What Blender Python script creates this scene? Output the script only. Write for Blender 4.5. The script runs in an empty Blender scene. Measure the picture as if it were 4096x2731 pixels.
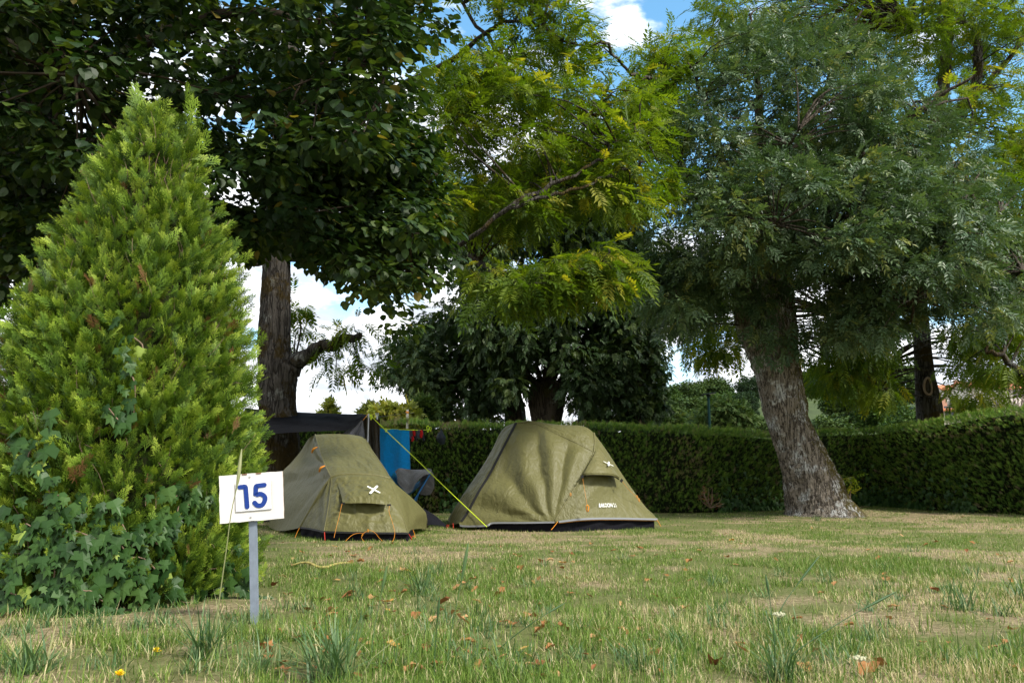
import bpy, math
import numpy as np
from mathutils import Vector
C = bpy.context
SC = C.scene
COL = SC.collection
R = math.radians
# ------------------------------------------------------------------ camera, world, sun
CAM_H, FPX, PITCH = 0.55, 3186.0, math.atan(543.5 / 3186.0)
cd = bpy.data.cameras.new('camera'); cam = bpy.data.objects.new('camera', cd); COL.objects.link(cam)
cd.lens = 28; cd.sensor_width = 36; cd.clip_start = 0.05; cd.clip_end = 3000
cam.location = (0, 0, CAM_H); cam.rotation_euler = (R(90) + PITCH, 0, 0)
cd.dof.use_dof = True; cd.dof.focus_distance = 6.0; cd.dof.aperture_fstop = 16
SC.camera = cam
SUN_EL, SUN_AZ = R(46), R(128)       # azimuth clockwise from +Y: behind the camera, to its right
w = bpy.data.worlds.new('World'); SC.world = w; w.use_nodes = True
nt = w.node_tree; nt.nodes.clear()
def nd(t, ty, **k):
    n = t.nodes.new(ty)
    for a, b in k.items():
        if a.startswith('i_'): n.inputs[a[2:].replace('_', ' ')].default_value = b
        else: setattr(n, a, b)
    return n
out = nd(nt, 'ShaderNodeOutputWorld'); bg = nd(nt, 'ShaderNodeBackground')
sky = nd(nt, 'ShaderNodeTexSky', sky_type='NISHITA', sun_disc=False, sun_elevation=SUN_EL, sun_rotation=SUN_AZ)
sky.air_density = 1.0; sky.dust_density = 0.4; sky.ozone_density = 1.6
hsv = nd(nt, 'ShaderNodeHueSaturation', i_Saturation=1.15, i_Value=1.25, i_Hue=0.482)
nt.links.new(sky.outputs[0], hsv.inputs['Color'])
tc = nd(nt, 'ShaderNodeTexCoord')
sep = nd(nt, 'ShaderNodeSeparateXYZ'); nt.links.new(tc.outputs['Generated'], sep.inputs[0])
mp = nd(nt, 'ShaderNodeMapping'); mp.inputs['Scale'].default_value = (2.6, 2.6, 6.0); mp.inputs['Location'].default_value = (8, 2, 1.0)
nt.links.new(tc.outputs['Generated'], mp.inputs[0])
nz = nd(nt, 'ShaderNodeTexNoise', i_Scale=2.6, i_Detail=8.0, i_Roughness=0.58); nt.links.new(mp.outputs[0], nz.inputs['Vector'])
# more cloud toward the horizon and toward the left, clear blue high on the right
m1 = nd(nt, 'ShaderNodeMath', operation='MULTIPLY_ADD'); nt.links.new(sep.outputs['Z'], m1.inputs[0]); m1.inputs[1].default_value = -0.80; m1.inputs[2].default_value = 0.08
m2 = nd(nt, 'ShaderNodeMath', operation='MULTIPLY_ADD'); nt.links.new(sep.outputs['X'], m2.inputs[0]); m2.inputs[1].default_value = -0.25; nt.links.new(m1.outputs[0], m2.inputs[2])
m2b = nd(nt, 'ShaderNodeMapRange'); m2b.inputs['From Min'].default_value = 0.45; m2b.inputs['From Max'].default_value = -0.1; m2b.inputs['To Max'].default_value = 0.75; nt.links.new(sep.outputs['Y'], m2b.inputs['Value'])
m2c = nd(nt, 'ShaderNodeMath', operation='ADD'); nt.links.new(m2.outputs[0], m2c.inputs[0]); nt.links.new(m2b.outputs[0], m2c.inputs[1])
m3 = nd(nt, 'ShaderNodeMath', operation='MULTIPLY_ADD'); nt.links.new(nz.outputs['Fac'], m3.inputs[0]); m3.inputs[1].default_value = 1.6; nt.links.new(m2c.outputs[0], m3.inputs[2])
mr = nd(nt, 'ShaderNodeMapRange', interpolation_type='SMOOTHSTEP'); mr.inputs['From Min'].default_value = 0.46; mr.inputs['From Max'].default_value = 0.68
nt.links.new(m3.outputs[0], mr.inputs['Value'])
mx = nd(nt, 'ShaderNodeMix', data_type='RGBA'); nt.links.new(mr.outputs[0], mx.inputs['Factor'])
nt.links.new(hsv.outputs[0], mx.inputs[6]); cr2 = nd(nt, 'ShaderNodeMix', data_type='RGBA'); n2 = nd(nt, 'ShaderNodeTexNoise', i_Scale=5.0, i_Detail=7.0, i_Roughness=0.6); nt.links.new(mp.outputs[0], n2.inputs['Vector'])
r2_ = nd(nt, 'ShaderNodeMapRange'); r2_.inputs['From Min'].default_value = 0.40; r2_.inputs['From Max'].default_value = 0.56; nt.links.new(n2.outputs['Fac'], r2_.inputs['Value']); nt.links.new(r2_.outputs[0], cr2.inputs['Factor'])
cr2.inputs[6].default_value = (3.5, 3.75, 4.1, 1); cr2.inputs[7].default_value = (7.4, 7.5, 7.6, 1); nt.links.new(cr2.outputs[2], mx.inputs[7])
nt.links.new(mx.outputs[2], bg.inputs['Color']); bg.inputs['Strength'].default_value = 0.12
nt.links.new(bg.outputs[0], out.inputs[0])
sl = bpy.data.lights.new('sun', 'SUN'); sl.energy = 3.0; sl.angle = R(9); sl.color = (1.0, 0.95, 0.86)
sun = bpy.data.objects.new('sun', sl); COL.objects.link(sun)
sd = Vector((math.sin(SUN_AZ) * math.cos(SUN_EL), math.cos(SUN_AZ) * math.cos(SUN_EL), math.sin(SUN_EL)))
sun.rotation_euler = sd.to_track_quat('Z', 'Y').to_euler()
SC.view_settings.view_transform = 'Standard'; SC.view_settings.look = 'None'
SC.view_settings.exposure = 1.12; SC.view_settings.gamma = 1.0
SC.render.resolution_x = 1024; SC.render.resolution_y = 682

# ------------------------------------------------------------------ helpers
cp, sp = math.cos(PITCH), math.sin(PITCH)
def S(u, v, d):
    """point of the place seen at photo pixel (u, v) whose distance along +Y is d"""
    a = (u - 2048) / FPX; b = (1365.5 - v) / FPX
    y = cp - b * sp; z = sp + b * cp
    k = d / y
    return np.array([a * k, d, CAM_H + z * k])
def G(u, v, z=0.0):
    a = (u - 2048) / FPX; b = (1365.5 - v) / FPX
    y = cp - b * sp; zz = sp + b * cp
    k = (z - CAM_H) / zz
    return np.array([a * k, y * k, z])
def tag(o, label=None, cat=None, group=None, kind=None):
    if label: o['label'] = label
    if cat: o['category'] = cat
    if group: o['group'] = group
    if kind: o['kind'] = kind
    return o
def thing(name, label, cat, loc=(0, 0, 0), group=None):
    o = bpy.data.objects.new(name, None); COL.objects.link(o); o.location = [float(c) for c in loc]
    o.empty_display_size = 0.1
    return tag(o, label, cat, group)
class MB:
    """collects vertices, faces and a per-vertex tint, then links ONE mesh"""
    def __init__(s): s.v = []; s.f = []; s.t = []; s.n = 0
    def add(s, verts, faces, tint=0.5):
        verts = np.asarray(verts, float).reshape(-1, 3); k = len(verts)
        s.v.append(verts)
        if isinstance(faces, np.ndarray): s.f.append(faces + s.n)
        else:
            for m in (3, 4):
                g = [q for q in faces if len(q) == m]
                if g: s.f.append(np.array(g) + s.n)
            for q in faces:
                if len(q) > 4: s.f.append(np.array([q]) + s.n)
        s.t.append(np.broadcast_to(np.asarray(tint, float), (k,)).copy()); s.n += k
        return s
    def build(s, name, m, parent=None, smooth=False, world=True):
        V = np.concatenate(s.v); T = np.concatenate(s.t)
        if parent is not None and world: V = V - np.array(parent_loc(parent))
        me = bpy.data.meshes.new(name)
        me.vertices.add(len(V)); me.vertices.foreach_set('co', V.ravel().astype(np.float32))
        lens = np.concatenate([np.full(len(f), f.shape[1]) for f in s.f])
        loops = np.concatenate([f.ravel() for f in s.f])
        me.loops.add(len(loops)); me.loops.foreach_set('vertex_index', loops.astype(np.int32))
        me.polygons.add(len(lens))
        st = np.concatenate([[0], np.cumsum(lens)[:-1]])
        me.polygons.foreach_set('loop_start', st.astype(np.int32))
        me.polygons.foreach_set('use_smooth', np.full(len(lens), smooth))
        at = me.attributes.new('tint', 'FLOAT', 'POINT'); at.data.foreach_set('value', T.astype(np.float32))
        me.update(calc_edges=True)
        if m: me.materials.append(m)
        o = bpy.data.objects.new(name, me); COL.objects.link(o)
        if parent is not None: o.parent = parent
        return o
def parent_loc(p):
    l = Vector(p.location)
    while p.parent: p = p.parent; l = l + p.location
    return l
def nrm(a): return a / np.maximum(np.linalg.norm(a, axis=-1, keepdims=True), 1e-9)
def frames(d, n):
    """matrices (N,3,3) whose columns are x, y(=d), z(~n)"""
    d = nrm(d); x = nrm(np.cross(d, n)); z = np.cross(x, d)
    return np.stack([x, d, z], axis=-1)
def inst(mb, tv, tf, M, P, s, tint, ty=0.0):
    """copies of a template (leaf, spray, blade) inside one mesh"""
    n, k = len(P), len(tv)
    if n == 0: return
    s = np.asarray(s, float)
    if s.ndim == 1: s = s[:, None].repeat(3, 1)
    L = tv[None] * s[:, None, :]
    V = np.einsum('nij,nkj->nki', M, L) + P[:, None]
    base = (np.arange(n) * k)
    mb.v.append(V.reshape(-1, 3)); tt = np.repeat(tint, k)
    if ty: tt = np.where(tt < .95, np.clip(tt + ty * (np.tile(np.hypot(tv[:, 0], tv[:, 1]), n) - .55), 0, .93), tt)   # young tips are paler
    mb.t.append(tt)
    for f in tf:
        mb.f.append((f[None] + base[:, None, None]).reshape(-1, f.shape[1]) + mb.n)
    mb.n += n * k
def spline(pts, n):
    P = np.asarray(pts, float)
    if len(P) == 2: return P[0] + (P[1] - P[0]) * np.linspace(0, 1, n)[:, None]
    seg = np.linalg.norm(np.diff(P[:, :3], axis=0), axis=1); c = np.concatenate([[0], np.cumsum(seg)]); c /= c[-1]
    E = np.vstack([2 * P[0] - P[1], P, 2 * P[-1] - P[-2]])
    t = np.linspace(0, 1, n); i = np.clip(np.searchsorted(c, t, side='right') - 1, 0, len(P) - 2)
    x = ((t - c[i]) / np.maximum(c[i + 1] - c[i], 1e-9))[:, None]
    a, b, cc, d = E[i], E[i + 1], E[i + 2], E[i + 3]
    return 0.5 * (2 * b + (cc - a) * x + (2 * a - 5 * b + 4 * cc - d) * x ** 2 + (3 * b - a - 3 * cc + d) * x ** 3)
def tube(mb, pts, rad, seg=8, tint=0.5, cap=True, rough=0.0, seed=0, furrow=0.0):
    P = np.asarray(pts, float); n = len(P)
    r = np.interp(np.linspace(0, 1, n), np.linspace(0, 1, len(np.atleast_1d(rad))), np.atleast_1d(rad)) if np.ndim(rad) else np.full(n, rad)
    T = nrm(np.gradient(P, axis=0))
    ref = np.array([0, 0, 1.0]) if abs(T[0][2]) < 0.9 else np.array([1.0, 0, 0])
    X = np.zeros_like(P); x = nrm(np.cross(T[0], ref))
    for i in range(n):
        x = nrm(x - T[i] * np.dot(x, T[i])); X[i] = x
    Y = np.cross(T, X)
    a = np.linspace(0, 2 * math.pi, seg, endpoint=False)
    rr = r[:, None] * np.ones(seg)[None]
    if rough:
        g = np.random.default_rng(seed)
        for k in (2, 3, 5, 7):
            ph = g.uniform(0, 6.28) + np.cumsum(g.normal(0, 0.25, n))
            rr = rr * (1 + rough / k ** 0.5 * np.sin(k * a[None] + ph[:, None]) * g.uniform(.5, 1, n)[:, None])
    if furrow:
        ln = np.concatenate([[0], np.cumsum(np.linalg.norm(np.diff(P, axis=0), axis=1))])[:, None]
        aa_ = np.minimum(a, 2 * math.pi - a)[None] * .45 + 0 * ln
        wob = .12 * fbm(ln * 3 + 0 * aa_, aa_ * 3, seed, 2)
        q_ = fbm((aa_ + wob) * 42, ln * 5.5 + 0 * aa_, seed + 2, 3)
        rr = rr + furrow * (np.clip(np.abs(q_ - .5) * 9, 0, 1) - .6) + furrow * 1.6 * (fbm(aa_ * 9, ln * 4, seed + 6, 3) - .5)
    V = P[:, None] + rr[..., None] * (np.cos(a)[None, :, None] * X[:, None] + np.sin(a)[None, :, None] * Y[:, None])
    i = np.arange(n - 1)[:, None] * seg; j = np.arange(seg)[None]; j2 = (j + 1) % seg
    F = np.stack([i + j, i + j2, i + seg + j2, i + seg + j], -1).reshape(-1, 4)
    mb.add(V.reshape(-1, 3), F, tint)
    if cap:
        c = mb.n
        mb.add(np.vstack([V[0], P[0:1]]), np.array([[(k + 1) % seg, k, seg] for k in range(seg)]), tint)
        mb.add(np.vstack([V[-1], P[-1:]]), np.array([[k, (k + 1) % seg, seg] for k in range(seg)]), tint)
    return mb
def box(mb, c, s, M=None, tint=0.5):
    q = np.array([[x, y, z] for z in (-.5, .5) for y in (-.5, .5) for x in (-.5, .5)]) * np.array(s)
    if M is not None: q = q @ np.array(M).T
    mb.add(q + np.array(c), np.array([[0, 2, 3, 1], [4, 5, 7, 6], [0, 1, 5, 4], [2, 6, 7, 3], [0, 4, 6, 2], [1, 3, 7, 5]]), tint)
def hash2(i, j, seed):
    h = (i * 374761393 + j * 668265263 + seed * 982451653) & 0x7fffffff
    h = ((h ^ (h >> 13)) * 1274126177) & 0x7fffffff
    return ((h ^ (h >> 16)) & 0xffff) / 65535.0
def vnoise(x, y, seed=0):
    x = np.asarray(x, float); y = np.asarray(y, float)
    i = np.floor(x).astype(np.int64); j = np.floor(y).astype(np.int64); fx = x - i; fy = y - j
    fx = fx * fx * (3 - 2 * fx); fy = fy * fy * (3 - 2 * fy)
    a = hash2(i, j, seed); b = hash2(i + 1, j, seed); c = hash2(i, j + 1, seed); d = hash2(i + 1, j + 1, seed)
    return (a * (1 - fx) + b * fx) * (1 - fy) + (c * (1 - fx) + d * fx) * fy
def fbm(x, y, seed=0, o=4):
    s = 0; a = 0.5; t = 0
    for k in range(o):
        s = s + a * vnoise(x * 2 ** k + 17 * k, y * 2 ** k - 9 * k, seed + k); t += a; a *= 0.5
    return s / t
def inpoly(P, poly):
    poly = np.asarray(poly, float); x, y = P[:, 0], P[:, 1]; r = np.zeros(len(P), bool)
    for k in range(len(poly)):
        x1, y1 = poly[k]; x2, y2 = poly[k - 1]
        if y1 == y2: continue
        c = ((y1 > y) != (y2 > y)) & (x < (x2 - x1) * (y - y1) / (y2 - y1) + x1)
        r ^= c
    return r

# ------------------------------------------------------------------ materials
MATS = {}
def mat(name, col, rough=0.7, spec=0.3, metal=0.0, noise=0.0, nscale=20, bump=0.0, bscale=60, sheen=0.0, transl=0.0):
    m = bpy.data.materials.new(name); m.use_nodes = True; t = m.node_tree; b = t.nodes['Principled BSDF']
    b.inputs['Base Color'].default_value = (*col, 1); b.inputs['Roughness'].default_value = rough
    b.inputs['Specular IOR Level'].default_value = spec; b.inputs['Metallic'].default_value = metal
    if sheen: b.inputs['Sheen Weight'].default_value = sheen
    tc = nd(t, 'ShaderNodeTexCoord')
    if noise:
        n = nd(t, 'ShaderNodeTexNoise', i_Scale=nscale, i_Detail=6.0, i_Roughness=0.65); t.links.new(tc.outputs['Object'], n.inputs['Vector'])
        r = nd(t, 'ShaderNodeMapRange'); r.inputs['From Min'].default_value = .25; r.inputs['From Max'].default_value = .75
        r.inputs['To Min'].default_value = 1 - noise; r.inputs['To Max'].default_value = 1 + noise
        t.links.new(n.outputs['Fac'], r.inputs['Value'])
        h = nd(t, 'ShaderNodeHueSaturation'); h.inputs['Color'].default_value = (*col, 1); t.links.new(r.outputs[0], h.inputs['Value'])
        t.links.new(h.outputs[0], b.inputs['Base Color'])
    if bump:
        n = nd(t, 'ShaderNodeTexNoise', i_Scale=bscale, i_Detail=5.0); t.links.new(tc.outputs['Object'], n.inputs['Vector'])
        u = nd(t, 'ShaderNodeBump', i_Strength=bump, i_Distance=0.01); t.links.new(n.outputs['Fac'], u.inputs['Height'])
        t.links.new(u.outputs[0], b.inputs['Normal'])
    if transl:
        tr = nd(t, 'ShaderNodeBsdfTranslucent'); tr.inputs[0].default_value = (*col, 1)
        ms = nd(t, 'ShaderNodeMixShader'); ms.inputs[0].default_value = transl
        t.links.new(b.outputs[0], ms.inputs[1]); t.links.new(tr.outputs[0], ms.inputs[2])
        t.links.new(ms.outputs[0], t.nodes['Material Output'].inputs[0])
    MATS[name] = m
    return m
def leafmat(name, stops, rough=0.5, spec=0.4, transl=0.3, tcol=(1.25, 1.25, 0.5)):
    """colour picked by each leaf's own tint"""
    m = bpy.data.materials.new(name); m.use_nodes = True; t = m.node_tree; b = t.nodes['Principled BSDF']
    b.inputs['Roughness'].default_value = rough; b.inputs['Specular IOR Level'].default_value = spec
    a = nd(t, 'ShaderNodeAttribute', attribute_name='tint')
    cr = nd(t, 'ShaderNodeValToRGB'); e = cr.color_ramp.elements
    e[0].position = stops[0][0]; e[0].color = (*stops[0][1], 1); e[1].position = stops[-1][0]; e[1].color = (*stops[-1][1], 1)
    for p, c in stops[1:-1]: q = e.new(p); q.color = (*c, 1)
    t.links.new(a.outputs['Fac'], cr.inputs[0]); t.links.new(cr.outputs[0], b.inputs['Base Color'])
    if transl:
        mu = nd(t, 'ShaderNodeMix', data_type='RGBA', blend_type='MULTIPLY'); mu.inputs['Factor'].default_value = 1
        t.links.new(cr.outputs[0], mu.inputs[6]); mu.inputs[7].default_value = (*tcol, 1)
        tr = nd(t, 'ShaderNodeBsdfTranslucent'); t.links.new(mu.outputs[2], tr.inputs[0])
        ms = nd(t, 'ShaderNodeMixShader'); ms.inputs[0].default_value = transl
        t.links.new(b.outputs[0], ms.inputs[1]); t.links.new(tr.outputs[0], ms.inputs[2])
        t.links.new(ms.outputs[0], t.nodes['Material Output'].inputs[0])
    return m
def barkmat(name, c1, c2, lichen=(0.42, 0.44, 0.40), lamt=0.5, moss=(0.05, 0.045, 0.012), mamt=0.4, scale=9.0, mossdir=0.0):
    m = bpy.data.materials.new(name); m.use_nodes = True; t = m.node_tree; b = t.nodes['Principled BSDF']; L = t.links.new
    b.inputs['Roughness'].default_value = 0.9; b.inputs['Specular IOR Level'].default_value = 0.15
    tc = nd(t, 'ShaderNodeTexCoord'); mp = nd(t, 'ShaderNodeMapping'); mp.inputs['Scale'].default_value = (1, 1, 0.16); L(tc.outputs['Object'], mp.inputs[0])
    wn = nd(t, 'ShaderNodeTexNoise', i_Scale=4.0, i_Detail=3.0); L(mp.outputs[0], wn.inputs['Vector'])
    wa = nd(t, 'ShaderNodeMix', data_type='RGBA', blend_type='LINEAR_LIGHT'); wa.inputs['Factor'].default_value = 0.12
    L(mp.outputs[0], wa.inputs[6]); L(wn.outputs['Color'], wa.inputs[7])
    vo = nd(t, 'ShaderNodeTexNoise', i_Scale=scale * 1.9, i_Detail=2.5, i_Roughness=.5); L(wa.outputs[2], vo.inputs['Vector'])
    n1 = nd(t, 'ShaderNodeTexNoise', i_Scale=scale * 5, i_Detail=8.0, i_Roughness=0.75); L(mp.outputs[0], n1.inputs['Vector'])
    sb = nd(t, 'ShaderNodeMath', operation='SUBTRACT'); L(vo.outputs['Fac'], sb.inputs[0]); sb.inputs[1].default_value = .5
    ab = nd(t, 'ShaderNodeMath', operation='ABSOLUTE'); L(sb.outputs[0], ab.inputs[0])
    r1 = nd(t, 'ShaderNodeMapRange'); r1.inputs['From Min'].default_value = .004; r1.inputs['From Max'].default_value = 0.075; L(ab.outputs[0], r1.inputs['Value'])
    mul = nd(t, 'ShaderNodeMath', operation='MULTIPLY'); L(r1.outputs[0], mul.inputs[0]); L(n1.outputs['Fac'], mul.inputs[1])
    r2 = nd(t, 'ShaderNodeMapRange'); r2.inputs['From Max'].default_value = 0.62; L(mul.outputs[0], r2.inputs['Value'])
    mx = nd(t, 'ShaderNodeMix', data_type='RGBA'); L(r2.outputs[0], mx.inputs['Factor']); mx.inputs[6].default_value = (*c1, 1); mx.inputs[7].default_value = (*c2, 1)
    def patch(sc, lo, hi, seedz):
        m2 = nd(t, 'ShaderNodeMapping'); m2.inputs['Location'].default_value = (seedz, seedz * .7, seedz); L(tc.outputs['Object'], m2.inputs[0])
        n = nd(t, 'ShaderNodeTexNoise', i_Scale=sc, i_Detail=7.0, i_Roughness=0.7); L(m2.outputs[0], n.inputs['Vector'])
        r = nd(t, 'ShaderNodeMapRange'); r.inputs['From Min'].default_value = lo; r.inputs['From Max'].default_value = hi; L(n.outputs['Fac'], r.inputs['Value'])
        return r
    pl = patch(3.2, 0.62 - lamt * .2, 0.70 - lamt * .2, 3.0)
    ml = nd(t, 'ShaderNodeMath', operation='MULTIPLY'); L(pl.outputs[0], ml.inputs[0]); L(r2.outputs[0], ml.inputs[1])
    mx2 = nd(t, 'ShaderNodeMix', data_type='RGBA'); L(ml.outputs[0], mx2.inputs['Factor']); L(mx.outputs[2], mx2.inputs[6]); mx2.inputs[7].default_value = (*lichen, 1)
    pm = patch(2.4, 0.64 - mamt * .25, 0.72 - mamt * .25, 9.0)
    last = pm
    if mossdir:
        gn = nd(t, 'ShaderNodeNewGeometry'); sx = nd(t, 'ShaderNodeSeparateXYZ'); L(gn.outputs['Normal'], sx.inputs[0])
        ad = nd(t, 'ShaderNodeMath', operation='MULTIPLY_ADD', use_clamp=True); L(sx.outputs['X'], ad.inputs[0]); ad.inputs[1].default_value = mossdir * 2.5; ad.inputs[2].default_value = -.75; last = ad
        mm_ = nd(t, 'ShaderNodeMath', operation='MULTIPLY', use_clamp=True); L(ad.outputs[0], mm_.inputs[0])
        n5 = patch(14.0, 0.42, 0.5, 5.0); L(n5.outputs[0], mm_.inputs[1]); last = mm_
    mx3 = nd(t, 'ShaderNodeMix', data_type='RGBA'); L(last.outputs[0], mx3.inputs['Factor']); L(mx2.outputs[2], mx3.inputs[6]); mx3.inputs[7].default_value = (*moss, 1)
    L(mx3.outputs[2], b.inputs['Base Color'])
    bu = nd(t, 'ShaderNodeBump', i_Strength=1.0, i_Distance=0.035); L(mul.outputs[0], bu.inputs['Height']); L(bu.outputs[0], b.inputs['Normal'])
    return m

M_LINDEN = leafmat('linden_leaf', [(0, (.011, .030, .008)), (.6, (.028, .058, .012)), (.97, (.080, .120, .018)), (1, (.20, .16, .03))], rough=.5, spec=.3, transl=.33)
M_WALNUT = leafmat('walnut_leaf', [(0, (.048, .095, .010)), (.5, (.092, .152, .012)), (.9, (.18, .24, .022)), (1, (.30, .28, .03))], rough=.55, spec=.25, transl=.5, tcol=(1.4, 1.4, .4))
M_ASH = leafmat('ash_leaf', [(0, (.034, .072, .030)), (.5, (.065, .118, .050)), (.9, (.13, .19, .085)), (1, (.20, .22, .05))], rough=.45, spec=.4, transl=.25)
M_DARKLEAF = leafmat('dark_leaf', [(0, (.020, .045, .014)), (.6, (.040, .080, .022)), (1, (.09, .13, .03))], rough=.5, spec=.35, transl=.25)
M_THUJA = leafmat('thuja_spray', [(0, (.020, .050, .007)), (.35, (.065, .130, .012)), (.75, (.165, .26, .022)), (.93, (.29, .38, .045)), (1, (.16, .08, .03))], rough=.55, spec=.3, transl=.2)
M_HEDGE = leafmat('hedge_spray', [(0, (.035, .085, .014)), (.4, (.10, .21, .025)), (.85, (.25, .37, .05)), (.93, (.20, .18, .07)), (1, (.26, .19, .13))], rough=.6, spec=.25, transl=.15)
M_IVY = leafmat('ivy_leaf', [(0, (.014, .042, .010)), (.5, (.035, .085, .018)), (.85, (.07, .13, .03)), (1, (.20, .27, .05))], rough=.45, spec=.2, transl=.15)
M_GRASS = leafmat('grass_blade', [(0, (.060, .125, .016)), (.3, (.125, .205, .030)), (.55, (.22, .29, .06)), (.60, (.38, .33, .16)), (1, (.62, .53, .32))], rough=.6, spec=.3, transl=.3, tcol=(1.1, 1.15, .7))
M_TUFT = leafmat('tall_grass', [(0, (.05, .11, .035)), (.6, (.11, .19, .07)), (1, (.36, .34, .16))], rough=.5, spec=.4, transl=.3, tcol=(1.1, 1.15, .7))
M_DRY = leafmat('dry_leaf', [(0, (.16, .06, .025)), (.5, (.30, .14, .05)), (.8, (.42, .26, .12)), (1, (.55, .30, .03))], rough=.7, spec=.2, transl=.15, tcol=(1, 1, .8))
M_TWIG = mat('twig_bark', (.045, .035, .025), .9, .1, noise=.3)
M_TWIGP = mat('pale_twig', (.20, .14, .10), .9, .1, noise=.4)
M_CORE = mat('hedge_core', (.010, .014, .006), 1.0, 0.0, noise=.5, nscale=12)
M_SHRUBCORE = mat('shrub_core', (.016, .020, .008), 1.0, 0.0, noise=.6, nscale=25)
M_BARK_ASH = barkmat('ash_bark', (.040, .032, .025), (.30, .26, .21), lichen=(.55, .57, .56), lamt=.55, moss=(.085, .070, .014), mamt=.05, scale=12, mossdir=1.3)
M_BARK_WAL = barkmat('walnut_bark', (.020, .017, .015), (.11, .10, .09), lichen=(.30, .32, .30), lamt=.25, moss=(.05, .035, .010), mamt=.6, scale=9)
M_BARK_DK = barkmat('dark_bark', (.022, .018, .014), (.10, .08, .062), lamt=.05, mamt=.3, scale=7)
def fabric(name, col, rough=.6, crease=.5, tr=0.12, spec=.3):
    m = bpy.data.materials.new(name); m.use_nodes = True; t = m.node_tree; b = t.nodes['Principled BSDF']; L = t.links.new
    b.inputs['Base Color'].default_value = (*col, 1); b.inputs['Roughness'].default_value = rough; b.inputs['Specular IOR Level'].default_value = spec
    b.inputs['Sheen Weight'].default_value = 0
    tc = nd(t, 'ShaderNodeTexCoord')
    hs = []
    for sc, loc in ((7.0, 0), (13.0, 3), (26.0, 5)):
        mp = nd(t, 'ShaderNodeMapping'); mp.inputs['Location'].default_value = (loc, loc, loc); mp.inputs['Rotation'].default_value = (.3, .5, .7); mp.inputs['Scale'].default_value = (1, 1, .6)
        L(tc.outputs['Object'], mp.inputs[0])
        wn = nd(t, 'ShaderNodeTexNoise', i_Scale=sc * .5, i_Detail=3.0); L(mp.outputs[0], wn.inputs['Vector'])
        wa = nd(t, 'ShaderNodeMix', data_type='RGBA', blend_type='LINEAR_LIGHT'); wa.inputs['Factor'].default_value = .18; L(mp.outputs[0], wa.inputs[6]); L(wn.outputs['Color'], wa.inputs[7])
        n = nd(t, 'ShaderNodeTexNoise', i_Scale=sc, i_Detail=1.5, i_Roughness=.4); L(wa.outputs[2], n.inputs['Vector'])
        s = nd(t, 'ShaderNodeMath', operation='SUBTRACT'); L(n.outputs['Fac'], s.inputs[0]); s.inputs[1].default_value = .5
        a = nd(t, 'ShaderNodeMath', operation='ABSOLUTE'); L(s.outputs[0], a.inputs[0])
        q = nd(t, 'ShaderNodeMath', operation='MULTIPLY'); L(a.outputs[0], q.inputs[0]); q.inputs[1].default_value = 7.0 / sc
        hs.append(q)
    s1 = nd(t, 'ShaderNodeMath', operation='ADD'); L(hs[0].outputs[0], s1.inputs[0]); L(hs[1].outputs[0], s1.inputs[1])
    s2 = nd(t, 'ShaderNodeMath', operation='ADD'); L(s1.outputs[0], s2.inputs[0]); L(hs[2].outputs[0], s2.inputs[1])
    bu = nd(t, 'ShaderNodeBump', i_Strength=crease, i_Distance=.06); L(s2.outputs[0], bu.inputs['Height']); L(bu.outputs[0], b.inputs['Normal'])
    trn = nd(t, 'ShaderNodeBsdfTranslucent'); trn.inputs[0].default_value = (*col, 1)
    ms = nd(t, 'ShaderNodeMixShader'); ms.inputs[0].default_value = tr; L(b.outputs[0], ms.inputs[1]); L(trn.outputs[0], ms.inputs[2])
    L(ms.outputs[0], t.nodes['Material Output'].inputs[0])
    return m
M_OLIVE = fabric('olive_nylon', (.122, .117, .043), .5, .4)
M_OLIVE2 = fabric('olive_nylon_shiny', (.140, .132, .054), .5, .3)
M_BLACKF = fabric('black_fabric', (.008, .008, .011), .9, .4, 0.0, .08)
M_TARP = fabric('tarp_fabric', (.0045, .0045, .0055), .9, .3, 0.0, .05)
M_ZIP = mat('zip_black', (.012, .012, .012), .6)
M_TAPE = mat('reflective_tape', (.20, .21, .225), .4, .5)
M_ORANGE = mat('orange_cord', (.60, .22, .015), .5)
M_YELCORD = mat('neon_cord', (.62, .80, .03), .5)
M_ORTRIM = mat('orange_trim', (.36, .15, .01), .6)
M_WHITE = mat('white_print', (.85, .86, .84), .6)
M_STAKE = mat('red_stake', (.45, .03, .01), .4)
M_METAL = mat('pole_metal', (.42, .43, .45), .35, .5, .7)
# ------------------------------------------------------------------ ground
rng = np.random.default_rng(7)
def gz(x, y):
    return .035 * (fbm(np.asarray(x) * .6 + 40, np.asarray(y) * .6 + 40, 3) - .5) + .02 * (fbm(np.asarray(x) * 3, np.asarray(y) * 3, 5) - .5)
def straw(x, y):
    """how dry the lawn is, 0 green to 1 straw"""
    a = fbm(x * .9 + 11, y * .9 + 5, 21, 4); b = fbm(x * 4, y * 4, 31, 3)
    far = np.clip((y - 6.5) / 4, 0, 1) * .08 + np.clip((x - .5) / 3, 0, 1) * .08
    return np.clip((a - .5) * 2.6 + (b - .5) * 2.0 + .27 + far, 0, 1)
gx = np.concatenate([[-900, -400, -150, -60, -30, -18], np.linspace(-12, 14, 210), [20, 32, 60, 150, 400, 900]])
gy = np.concatenate([[-300, -60, -15, -4], np.linspace(0, 20, 170), [26, 40, 70, 150, 400, 1200]])
XX, YY = np.meshgrid(gx, gy); ZZ = gz(XX, YY) * ((np.abs(XX) < 17) & (YY > -3) & (YY < 24))
ny, nx = XX.shape
i = np.arange(ny - 1)[:, None] * nx; j = np.arange(nx - 1)[None]
mb = MB(); mb.add(np.stack([XX, YY, ZZ], -1).reshape(-1, 3), np.stack([i + j, i + j + 1, i + nx + j + 1, i + nx + j], -1).reshape(-1, 4), straw(XX, YY).ravel())
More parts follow.
